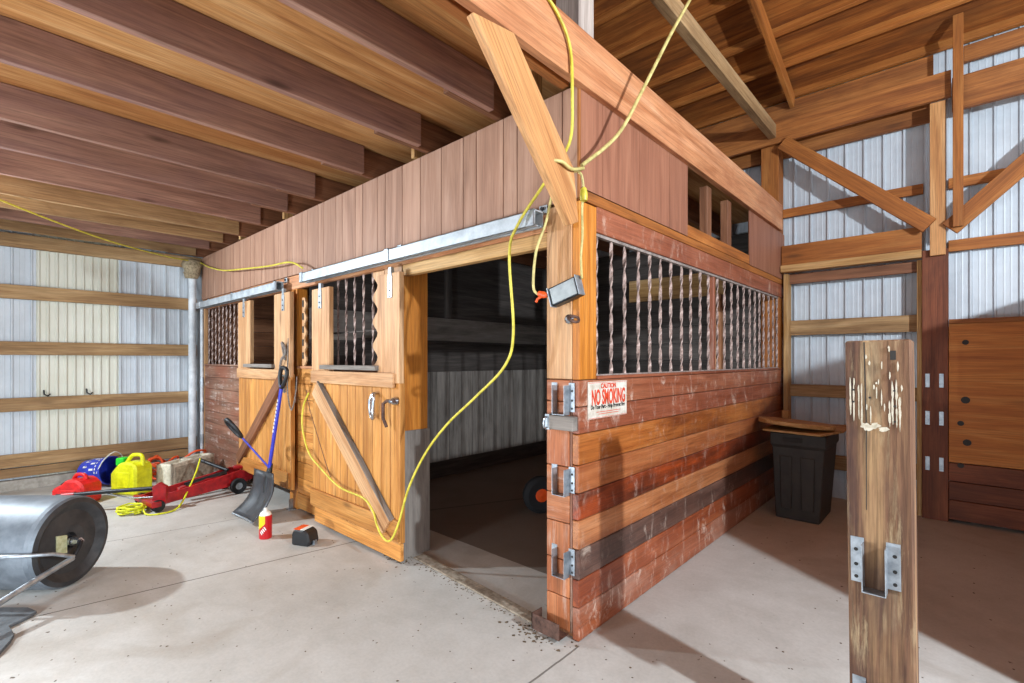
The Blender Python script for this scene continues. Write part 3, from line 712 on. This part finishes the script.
o = MB().prism([(.1, 2.7), (.56, 2.62), (.66, 3.0), (.64, 3.5), (.12, 3.42)], .772, .79, 2).build('plywood_offcut', 'palex', bevel=.003); lab(o, 'flat plywood offcut lying on top of the dark bin', 'board')
dm = Matrix.Translation((.315, 2.92, .835)) @ Matrix.Rotation(-.07, 4, 'X') @ Matrix.Rotation(.06, 4, 'Y')
b = MB(); b.lathe([(0, -.02), (.295, -.02), (.3, -.012), (.3, .012), (.295, .02), (0, .02)], (0, 0, 0), (0, 0, 1), 40); b.v = [dm @ v for v in b.v]
o = b.build('round_lid', 'palex'); lab(o, 'round wooden lid leaning on the plywood offcut over the bin', 'lid')
lab(bx('wood_scrap', .17, .23, 3.05, 3.11, .862, .93, 'pale'), 'little wood scrap lying on the round wooden lid', 'scrap')

# ------------------------------------------------------------------ cords
lab(MB().tube([(-.1, -.5, 3.01), (0., -.42, 3.012), (.045, -.36, 3.008), (.06, -.25, 2.95), (.062, -.16, 2.84), (.06, -.14, 2.63), (.02, -.1, 2.45), (-.06, -.12, 2.33), (-.13, -.14, 2.24), (-.27, -.15, 2.09), (-.33, -.15, 1.95), (-.32, -.13, 1.55), (-.39, -.12, 1.37), (-.62, -.12, 1.19), (-.85, -.13, 1.02), (-1.06, -.13, .82), (-1.22, -.14, .58), (-1.32, -.15, .33), (-1.40, -.16, .2),
          (-1.49, -.16, .2), (-1.58, -.15, .26), (-1.66, -.13, .33), (-1.79, -.13, .4), (-2.14, -.13, .42), (-2.45, -.13, .52), (-2.66, -.13, .62), (-2.78, -.13, .82), (-2.76, -.13, 1.0), (-2.66, -.13, 1.12)], .0075, 8, sub=8).build('extension_cord', 'cordy'),
    'long yellow extension cord draped from the rim beam past the doorway onto the near door', 'cord')
pw = []
for k in range(13):
    q = 2*PI*k/12; pw.append((.068+.035*math.cos(q), -.23+.14*math.sin(q)*1.0, 2.28-.0*k+.05*math.sin(q)))
lab(MB().tube([(.1, -.12, 2.3), (.16, .1, 2.5), (.2, .28, 2.78), (.25, .5, 3.15), (.31, .78, 3.6), (.36, 1., 4.1)], .0095, 8, sub=8).build('extension_cord', 'cordw'),
    'pale yellow cord rising from the knee brace up to the open roof', 'cord')
lab(MB().tube([(.1, -.28, 2.27), (.1, -.2, 2.26), (.1, -.11, 2.29), (.06, -.09, 2.3), (.04, -.12, 2.29), (.04, -.3, 2.28), (.06, -.33, 2.27)], .008, 8, True, sub=6).tube([(.06, -.09, 2.29), (.075, -.085, 2.27), (.075, -.07, 2.22)], .006, 8, sub=4).build('cord_wrap', 'cordw'), 'loop of cord wound around the lower end of the tan knee brace', 'cord')
lab(MB().lathe([(0, 0), (.017, 0), (.019, .02), (.016, .05), (.01, .062), (0, .065)], (.075, -.068, 2.155), (0, 0, 1), 14).build('cord_plug', 'cordy'), 'yellow plug dangling just right of the knee brace foot', 'plug')
lab(MB().tube([(-4.2, -2.1, 2.76), (-4.43, -1.9, 2.72), (-5.12, -1.175, 2.655), (-5.7, -.5, 2.66), (-6.0, -.07, 2.69), (-5.5, -.09, 2.56), (-4.9, -.1, 2.44), (-4.3, -.1, 2.38), (-3.6, -.1, 2.32), (-3.1, -.1, 2.29), (-2.82, -.11, 2.2)], .008, 8, sub=8).build('extension_cord', 'cordy'),
    'thin yellow cord sagging under the loft joists to the left end of the near track', 'cord')
lab(MB().cyl((-6.06, -.12, .12), (-6.06, -.12, 2.55), .045, 14).build('drain_pipe', 'pipe'), 'thick white pipe in the corner where the left wall meets the stall', 'pipe')
f = MB(); f.lathe([(.0, 0), (.06, .0), (.09, .08), (.12, .17), (.09, .24), (0, .26)], (-6.04, -.13, 2.47), (.1, 0, 1), 10)
f.v = [v+V((random.uniform(-.015, .015), random.uniform(-.015, .015), 0)) for v in f.v]
lab(f.build('pipe_insulation', 'foam'), 'ragged lump of insulation around the top of the white corner pipe', 'insulation')
cd = thing('conduit', 'slim white conduit with grey couplings on the left edge of the stall front', 'pipe', (-6.0, -.03, 0))
MB().cyl((-6.0, -.025, .1), (-6.0, -.025, 2.1), .02, 10).build('conduit_tube', 'pipe', cd)
for z in (1.05, .72, .3): MB().cyl((-6.0, -.025, z), (-6.0, -.025, z+.12), .028, 10).build('coupling', 'dip', cd)
rp = MB()
for k in range(3):
    rp.tube([(-3.25+.02*k, -.1, 1.5-.05*k), (-3.2, -.13, 1.56), (-3.17, -.11, 1.47), (-3.24, -.12, 1.4), (-3.29, -.11, 1.3), (-3.22, -.12, 1.22-.04*k), (-3.2, -.1, 1.1)], .011, 7, sub=5)
rp.tube([(-3.16, -.09, 1.6), (-3.15, -.1, 1.4), (-3.1, -.12, 1.1), (-3.02, -.12, .95), (-2.98, -.1, 1.1), (-3., -.08, 1.25)], .006, 6, sub=5)
lab(rp.build('tie_rope', 'grope'), 'grey knotted rope hanging on the post between the two sliding doors', 'rope')
lab(boxes('hook_plate', [(-3.3, -3.2, -.02, -.0, 1.0, 1.14)], 'white').__class__ and bpy.data.objects['hook_plate'], 'white latch plate under the knotted rope on the middle post', 'latch plate')
tt = MB(); tt.tube([(-2.72, -.12, 1.14), (-2.66, -.12, .98), (-2.4, -.12, .6), (-2.3, -.12, .47)], .003, 6, sub=5)
lab(tt.build('thin_wire', 'rust'), 'thin dark wire hanging down the planks of the near door', 'wire')

# ------------------------------------------------------------------ things on the floor, left
# lawn roller
RA = V((-.737, -.676, 0)).normalized(); RC = V((-2.665, -1.61, .275)); 
lr = thing('lawn_roller', 'grey steel lawn roller with black ends lying at the left edge', 'lawn roller', (RC.x, RC.y, 0))
MB().lathe([(.235, -.001), (.262, .004), (.272, .02), (.275, .045), (.275, .9), (.26, .93), (.23, .935)], RC, RA, 48).build('drum', 'drum', lr)
MB().lathe([(0, .06), (.05, .06), (.055, .03), (.1, .022), (.19, .03), (.235, -.002), (.262, .0035)], RC, RA, 48).build('drum_end', 'drumend', lr)
un = V((0, 0, 1)); sd = RA.cross(un)    # sd: sideways, towards the front
def rp_(u, s, z): return RC+RA*u+sd*s+V((0, 0, z-.275))
sgn = 1 if sd.dot(V((.737, -.676, 0))*0+V((.676, -.737, 0))) > 0 else -1
sd = sd*sgn
MB().lathe([(0, -.055), (.012, -.055), (.012, -.04), (.022, -.04), (.022, -.01), (.03, .03), (0, .03)], RC, RA, 14).build('axle', 'chrome', lr)
MB().lathe([(0, 0), (.03, 0), (.03, .004), (0, .004)], RC-RA*.0, RA, 14).build('hub_plate', 'ink', lr)
b = MB()
q0 = rp_(-.045, 0, .275); q1 = rp_(-.06, .03, .25); q2 = rp_(-.06, .075, .2); 
b.tube([q0, q1, q2], .014, 8, sub=6); b.build('handle_arm', 'black', lr)
MB().tube([q2, rp_(-.06, .3, .17), rp_(-.06, 1.15, .03)], .016, 10).build('handle_bar', 'dip', lr)
MB().tube([rp_(-.065, .075, .21), rp_(-.06, .2, .275), rp_(-.0, .29, .3), rp_(.12, .305, .3), rp_(.9, .32, .28)], .011, 10).build('handle_bar', 'dip', lr)
b = MB(); c = rp_(.022, .06, .275)
wv = sd*.035+V((0, 0, .008)); hv = V((0, 0, .055))
b.add([c-wv-hv-RA*.004, c+wv-hv-RA*.004, c+wv+hv-RA*.004, c-wv+hv-RA*.004, c-wv-hv+RA*.02, c+wv-hv+RA*.02, c+wv+hv+RA*.02, c-wv+hv+RA*.02], [(0,1,2,3),(7,6,5,4),(0,4,5,1),(1,5,6,2),(2,6,7,3),(3,7,4,0)])
o = b.build('warning_label', plain('label_paper', 'c9c9a2', .5, c2='a8a878', scale=30), lr); o['label'] = 'pale yellow printed label'
lab(MB().prism([(-2.62, -2.1), (-2.56, -1.92), (-2.45, -1.82), (-2.36, -1.79), (-2.31, -1.83), (-2.26, -1.9), (-2.13, -1.885), (-2.06, -1.9), (-1.93, -1.95), (-1.97, -2.15)], .002, .018, 2).build('rubber_mat', 'mat', bevel=.003), 'flat grey rubber mat offcut on the floor in front of the lawn roller', 'mat')

def slab_can(name, label, cx, cy, ang, L, W, H, mat, handle_col, tall):
    c = thing(name, label, 'fuel can', (cx, cy, 0)); R = Matrix.Translation((cx, cy, 0)) @ Matrix.Rotation(ang, 4, 'Z')
    if tall: prof = [(-L/2, .0), (L/2, .0), (L/2, H*.72), (L*.38, H*.84), (.02, H*.86), (-L*.18, H*.82), (-L/2, H*.56)]
    else: prof = [(-L/2, 0), (L/2, 0), (L/2, H*.75), (L*.3, H), (-L*.05, H), (-L*.2, H*.8), (-L/2, H*.6)]
    MB().prism(prof, -W/2, W/2, 1, mat=R).build('can_body', mat, c, .022)
    if tall:
        MB().tube([R @ V(p) for p in ((-L*.2, 0, H*.78), (-.0, 0, H*.98), (L*.2, 0, H*1.02), (L*.4, 0, H*.99), (L*.44, 0, H*.75))], .02, 8, sub=5).build('handle', mat, c)
    else:
        MB().tube([R @ V(p) for p in ((-L*.1, 0, H*.95), (0, 0, H*1.12), (L*.22, 0, H*1.12), (L*.3, 0, H*.95))], .018, 8, sub=5).build('handle', mat, c)
    MB().lathe([(0, 0), (.03, 0), (.03, .03), (.02, .035), (0, .035)], R @ V((-L*.36, 0, H*.66)), R.to_3x3() @ V((-.6, 0, .7)), 14).build('cap', handle_col, c)
    b = MB(); b.box(-L*.2, L*.28, -W/2-.006, -W/2+.004, H*.2, H*.6, R); b.build('side_panel', mat, c, .01)
    return c
slab_can('fuel_can', 'tall bright yellow plastic fuel can with a loop handle', -5.02, -.93, .5, .34, .2, .40, 'yel', 'dark', True)
slab_can('fuel_can', 'low red plastic fuel can beside the yellow one, partly behind the roller', -5.02, -1.36, .65, .34, .22, .24, 'redp', 'dark', False)
# blue bucket on its side
bk = thing('bucket', 'blue plastic bucket with white lettering lying on its side by the wall', 'bucket', (-5.62, -1.12, 0))
BA = V((.55, .45, .06)).normalized(); BO = V((-5.78, -1.2, .15))
MB().lathe([(0, 0), (.125, 0), (.13, .01), (.147, .26), (.157, .262), (.157, .285), (.145, .285), (.142, .1), (.0, .09)], BO, BA, 30).build('bucket_body', 'blue', bk)
b = MB(); uu = BA.cross(V((0, 0, 1))).normalized(); 
for k in range(9):
    q = PI*.02+PI*.62*k/8; ww = V((0, 0, 1))-BA*BA.z; ww.normalize()
    for (h0, h1) in (((.07, .115), (.15, .2))[k % 2], (.215, .228)):
        vs = []
        for hh in (h0, h1):
            for dq in (-.07, .07):
                rr_ = .1315+.0655*(hh-.01)/1.0+.004; vs.append(BO+BA*hh+(uu*math.cos(q+dq)+ww*math.sin(q+dq))*rr_)
        MB().add(vs, [(0, 1, 3, 2)]).build('print_mark', 'white', bk)
MB().tube([BO+BA*.25+uu*.15, BO+BA*.3+uu*.12+V((0, 0, .13)), BO+BA*.32+V((0, 0, .2)), BO+BA*.3-uu*.12+V((0, 0, .13)), BO+BA*.25-uu*.15], .006, 8, sub=6).build('bail_handle', 'white', bk)
jg = thing('bottle', 'black oil bottle with a bright green cap tag behind the yellow can', 'bottle', (-5.42, -.92, 0))
MB().prism([(-.09, 0), (.09, 0), (.09, .22), (.03, .29), (-.03, .29), (-.09, .22)], -.05, .05, 1, mat=Matrix.Translation((-5.42, -.92, 0)) @ Matrix.Rotation(.7, 4, 'Z')).build('bottle_body', 'dark', jg, .015)
MB().box(-.05, .05, -.06, .04, .235, .32, Matrix.Translation((-5.44, -.93, 0)) @ Matrix.Rotation(.7, 4, 'Z')).build('cap_tag', 'green', jg, .01)
# red-orange cord heap
b = MB(); pts = []
for k in range(46):
    q = k*.72; r = .13+.07*math.sin(k*1.7); pts.append((-5.62+r*1.5*math.cos(q), -.55+r*1.2*math.sin(q), .03+.006*k*(.6+.4*math.sin(k*2.1))))
pts += [(-5.4, -.25, .3), (-5.5, -.12, .26), (-5.6, -.3, .1)]
lab(b.tube(pts, .013, 7, sub=4).build('cord_heap', 'orange'), 'tangled heap of red orange cord behind the yellow fuel can', 'cord')
# pale block
bl = thing('cinder_block', 'pale cream hollow block standing on edge behind the red jack', 'block', (-5.08, -.42, 0))
BM = Matrix.Translation((-5.08, -.42, 0)) @ Matrix.Rotation(math.atan2(.72, -.55), 4, 'Z')
b = MB(); Lb, Hb = .33, .28
for (x0, x1, z0, z1) in ((-Lb, Lb, 0, Hb*.0+.03), (-Lb, -Lb+.05, .03, Hb), (Lb-.05, Lb, .03, Hb), (-.03, .03, .03, Hb)): b.box(x0, x1, -.09, .09, z0, z1, BM)
b.box(-Lb, Lb, .055, .09, .03, Hb, BM); b.box(-Lb, Lb, -.09, -.055, .03, Hb, BM)
b.build('block_shell', 'cream', bl, .008)
bx_ = MB().box(-Lb+.05, Lb-.02, -.094, -.09, .02, Hb-.04, BM).build('face_panel', 'tan', bl)
# red floor jack
jk = thing('floor_jack', 'long red floor jack with a black handle on the floor before the stall', 'floor jack', (-4.5, -.5, 0))
J0 = V((-4.13, -.93, 0)); J1 = V((-4.22, -.12, 0)); jx = (J1-J0).normalized(); jy = V((-jx.y, jx.x, 0))
JL = (J1-J0).length
JM = Matrix(((jx.x, jy.x, 0, J0.x), (jx.y, jy.y, 0, J0.y), (0, 0, 1, 0), (0, 0, 0, 1)))
for s in (0., .24):
    MB().prism([(0, .05), (.06, .035), (JL, .09), (JL+.1, .12), (JL+.12, .2), (JL-.02, .235), (JL-.22, .2), (.05, .12), (0, .11)], s, s+.018, 1, mat=JM).build('side_plate', 'red', jk, .004)
MB().cyl(JM @ V((.02, -.06, .06)), JM @ V((.02, .32, .06)), .025, 12).build('front_axle', 'black', jk)
MB().box(-.04, .04, -.12, .36, .05, .1, JM).build('cross_member', 'red', jk, .006)
for s in (-.09, .33):
    MB().lathe([(0, -.02), (.05, -.02), (.055, -.012), (.055, .012), (.05, .02), (0, .02)], JM @ V((.02, s, .056)), jy, 16).build('caster', 'black', jk)
for s in (-.03, .29):
    wv_ = MB().lathe([(.035, -.02), (.075, -.025), (.08, -.015), (.08, .015), (.075, .025), (.035, .02)], JM @ V((JL-.06, s, .08)), jy, 20).build('wheel', 'tire', jk)
    MB().lathe([(0, -.022), (.036, -.02), (.036, .02), (0, .022)], JM @ V((JL-.06, s, .08)), jy, 16).build('hub', 'dip', wv_)
MB().prism([(.25, .1), (JL-.1, .14), (JL-.1, .2), (.5, .19), (.25, .14)], .09, .15, 1, mat=JM).build('lift_arm', 'red', jk, .006)
MB().cyl(JM @ V((JL-.5, .12, .15)), JM @ V((JL-.12, .12, .2)), .03, 12).build('ram', 'black', jk)
MB().lathe([(0, 0), (.06, 0), (.07, .02), (.05, .03), (0, .03)], JM @ V((JL+.02, .12, .235)), (0, 0, 1), 18).build('saddle', 'red', jk)
MB().tube([JM @ V((JL-.1, .12, .23)), V((-4.62, -.42, .33))], .02, 10).build('socket', 'black', jk)
jh = thing('jack_handle', 'long black steel handle lying across the fuel cans in front', 'handle', (-4.6, -1.2, 0))
MB().tube([(-4.13, -.85, .2), (-4.4, -1.2, .185), (-4.66, -1.54, .16)], .019, 10).build('tube', 'black', jh)
MB().tube([(-4.12, -.85, .12), (-4.3, -1.05, .11), (-4.42, -1.21, .16)], .008, 8).build('rod', 'chrome', jh)
MB().tube([(-4.57, -1.42, .167), (-4.63, -1.5, .162)], .028, 10).build('grip', 'red', jh)
MB().prism([(-.05, .05), (.05, .05), (.06, .22), (.0, .26), (-.06, .22)], -.02, .02, 1, mat=Matrix.Translation((-4.11, -.87, 0)) @ Matrix.Rotation(.9, 4, 'Z')).build('yoke', 'red', jh, .004)
# yellow rope
b = MB(); pts = []
for k in range(60):
    q = k*.55; pts.append((-4.2+(.1+.03*math.sin(k*.9))*math.cos(q), -1.04+(.085+.03*math.cos(k*1.3))*math.sin(q)-.03, .012+.0009*k))
pts += [(-4.0, -1.0, .012), (-3.93, -.88, .01), (-4.0, -.75, .02), (-4.2, -.62, .13), (-4.4, -.5, .26), (-4.55, -.43, .35)]
lab(b.tube(pts, .008, 6, sub=3).build('rope_coil', 'rope'), 'small coil of bright yellow rope on the floor before the jack', 'rope')

# snow shovel leaning on the post between the doors
sh = thing('snow_shovel', 'black snow shovel with a blue shaft leaning between the two stall doors', 'shovel', (-3.36, -.38, 0))
P0 = V((-3.2, -.44, .012)); G1 = V((-3.06, -.175, 1.27)); bxv = V((1, .03, .02)).normalized(); upv = V((.0, .42, .9)).normalized(); nv = bxv.cross(upv).normalized()
b = MB(); nu, nw = 10, 8; grid = []
for layer in (0, 1):
    for j in range(nw+1):
        t = j/nw
        for i in range(nu+1):
            u = i/nu*2-1; wdt = .225*(1-.1*t)
            curve = .075*(t*t)-.0+.05*(u*u)*t*-1
            rib = .006*math.cos(u*PI*3)*(t > .15)
            p = P0+bxv*(u*wdt)+upv*(t*.42)+nv*(-.07*math.sin(t*PI)*.9+.035*u*u+rib+layer*.006)
            grid.append(p)
fs = []; W1 = nu+1; off = W1*(nw+1)
for j in range(nw):
    for i in range(nu):
        a_ = j*W1+i; fs.append((a_, a_+1, a_+W1+1, a_+W1)); fs.append((a_+off, a_+W1+off, a_+W1+1+off, a_+1+off))
for i in range(nu): fs.append((i, i+off, i+1+off, i+1)); e_ = nw*W1; fs.append((e_+i, e_+i+1, e_+i+1+off, e_+i+off))
for j in range(nw): fs.append((j*W1, (j+1)*W1, (j+1)*W1+off, j*W1+off)); k_ = nu; fs.append((j*W1+k_, j*W1+k_+off, (j+1)*W1+k_+off, (j+1)*W1+k_))
b.add(grid, fs, True); b.build('blade', plain('shovel_plastic', '3a3a3e', .45, c2='2a2a2d'), sh)
b = MB(); b.tube([P0+bxv*-.225+nv*.03+V((0, 0, .004)), P0+nv*0+V((0, -.004, .004)), P0+bxv*.225+nv*.03+V((0, 0, .004))], .009, 6, sub=5).build('wear_strip', 'dip', sh)
S0 = P0+upv*.30+nv*-.03; 
for s in (-1, 1): MB().tube([P0+bxv*(s*.14)+upv*.1+nv*-.05, P0+bxv*(s*.07)+upv*.28+nv*-.085, P0+bxv*(s*.03)+upv*.42+nv*-.03], .013, 6, sub=4).build('blade_rib', 'dark', sh)
MB().tube([P0+upv*.25+nv*-.07, P0+upv*.42+nv*-.02, P0+upv*.5+nv*.0], [.03, .028, .02], 8).build('socket', 'dark', sh)
SB = P0+upv*.44+nv*-.01
MB().tube([SB, G1-(G1-SB).normalized()*.1], .016, 10).build('shaft', 'bshaft', sh)
gd = (G1-SB).normalized(); gs = V((1, 0, 0)); gs = (gs-gd*gs.dot(gd)).normalized()
gb = G1-gd*.12
MB().tube([gb, gb+gd*.05+gs*.045, gb+gd*.12+gs*.07, gb+gd*.17+gs*.055, gb+gd*.18, gb+gd*.17-gs*.055, gb+gd*.12-gs*.07, gb+gd*.05-gs*.045], .018, 8, True, sub=4).build('grip', 'dark', sh)
A1 = V((-3.33, -.45, .74)); A0 = SB+gd*.02
a2 = MB().tube([A0, A1], .009, 8).build('assist_shaft', 'bshaft', sh)
ad = (A1-A0).normalized(); gs2 = (V((1, 0, 0))-ad*ad.x).normalized()
MB().tube([A1-ad*.03, A1+gs2*.05+ad*.02, A1+gs2*.065+ad*.11, A1+gs2*.03+ad*.16, A1-gs2*.03+ad*.16, A1-gs2*.065+ad*.11, A1-gs2*.05+ad*.02], .018, 8, True, sub=4).build('assist_grip', 'dark', sh)
b = MB()
for k in range(9):
    p = SB+gd*(.36+.035*k)-V((0, .0165, 0)); b.box(-.006, .006, -.002, .002, -.011, .011, Matrix.Translation(p))
b.build('shaft_lettering', 'white', sh)

# spray can and small black device
sc_ = thing('spray_can', 'red and yellow spray can standing on the concrete by the shovel', 'spray can', (-2.64, -.485, 0))
def can_mat():
    a = N('can_label'); tc = a.n('ShaderNodeTexCoord'); x = a.n('ShaderNodeSeparateXYZ'); a.l(tc.outputs['Object'], x.inputs[0])
    z = x.outputs[2]; lf = a.math('ADD', a.math('MULTIPLY', x.outputs[0], -.737), a.math('MULTIPLY', x.outputs[1], -.676)); n = a.noise(tc.outputs['Object'], 18, 2, .5)
    col = a.mix(a.math('GREATER_THAN', a.math('ADD', z, a.math('MULTIPLY', lf, .9)), .105), lin('b5121a'), lin('e8c21c'))
    col = a.mix(a.math('LESS_THAN', lf, -.018), col, lin('b5121a'))
    a.l(col, a.b.inputs['Base Color']); a.b.inputs['Roughness'].default_value = .3; return a.m
M['canlab'] = can_mat()
c0 = V((-2.64, -.485, 0))
MB().lathe([(0, .003), (.04, .003), (.045, .0), (.047, .006), (.047, .175), (.043, .182)], c0, (0, 0, 1), 28).build('can_body', 'canlab', sc_)
MB().lathe([(.044, .181), (.036, .2), (.022, .212), (0, .213)], c0, (0, 0, 1), 24).build('dome', 'white', sc_)
MB().lathe([(0, .21), (.014, .21), (.013, .232), (.008, .236), (0, .236)], c0, (0, 0, 1), 14).build('nozzle', 'white', sc_)
b = MB(); fd = V((.676*.3+.4, -.9, 0)).normalized()
for k in range(4):
    for dz, hh in ((.055, .03),):
        q = -1.05+k*.2; p = c0+V((math.cos(q)*.0478, math.sin(q)*.0478, .05+.012*k))
        m_ = Matrix.Translation(p) @ Matrix.Rotation(q+PI/2, 4, 'Z') @ Matrix.Rotation(-.5, 4, 'Y'); b.box(-.004, .004, -.001, .001, -.014, .014, m_)
b.build('label_lettering', 'white', sc_)
tp = thing('tape_measure', 'small black tape measure with an orange label lying near the door', 'tape measure', (-2.29, -.33, 0))
tm = Matrix.Translation((-2.29, -.33, 0)) @ Matrix.Rotation(.45, 4, 'Z') @ Matrix.Scale(1.2, 4)
MB().prism([(-.065, .0), (.065, .0), (.07, .03), (.06, .08), (.03, .1), (-.045, .1), (-.065, .07)], -.05, .05, 1, mat=tm).build('case', 'dark', tp, .012)
MB().box(-.05, .0, -.044, .044, .1, .103, tm).build('label_panel', 'orange', tp)
MB().box(.0, .03, -.044, .044, .1, .103, tm).build('label_panel', 'white', tp)
MB().box(.068, .082, -.012, .012, .004, .03, tm).build('end_hook', 'dip', tp)

# ------------------------------------------------------------------ light and camera
def lamp(name, kind, loc, power, color=(1, 1, 1), size=.1, **kw):
    l = bpy.data.lights.new(name, kind); l.energy = power; l.color = color
    if kind in ('POINT', 'SPOT'): l.shadow_soft_size = size
    o = bpy.data.objects.new(name, l); COL.objects.link(o); o.location = loc
    for a, b_ in kw.items(): setattr(l, a, b_)
    return o
wa = lamp('work_light_left', 'SPOT', (-4.7, -3.05, 2.45), 345, (.84, .96, 1.04), .06, spot_size=math.radians(165), spot_blend=1.)
wa.rotation_euler = (V((-2., .2, .7))-wa.location).to_track_quat('-Z', 'Y').to_euler()
lamp('work_light_right', 'POINT', (4.0, -.5, 2.75), 500, (.84, .95, 1.04), .05)
lamp('work_light_low', 'POINT', (-1.0, -3.3, .55), 160, (.84, .95, 1.04), .15)
W = bpy.data.worlds.new('World'); S.world = W; W.use_nodes = True
bg = W.node_tree.nodes['Background']; bg.inputs[0].default_value = (.78, .9, 1, 1); bg.inputs[1].default_value = 1.15
cam = bpy.data.cameras.new('camera'); co = bpy.data.objects.new('camera', cam); COL.objects.link(co)
co.location = (1.381, -1.9955, 1.4); co.rotation_euler = (PI/2, 0, math.atan2(.67585, .73704))
cam.sensor_width = 36; cam.lens = 486*36/1024; cam.shift_y = 18.5/1024; cam.clip_start = .05
S.camera = co
S.view_settings.view_transform = 'Standard'; S.view_settings.look = 'None'; S.view_settings.gamma = 1
S.view_settings.use_curve_mapping = False; S.view_settings.exposure = .9
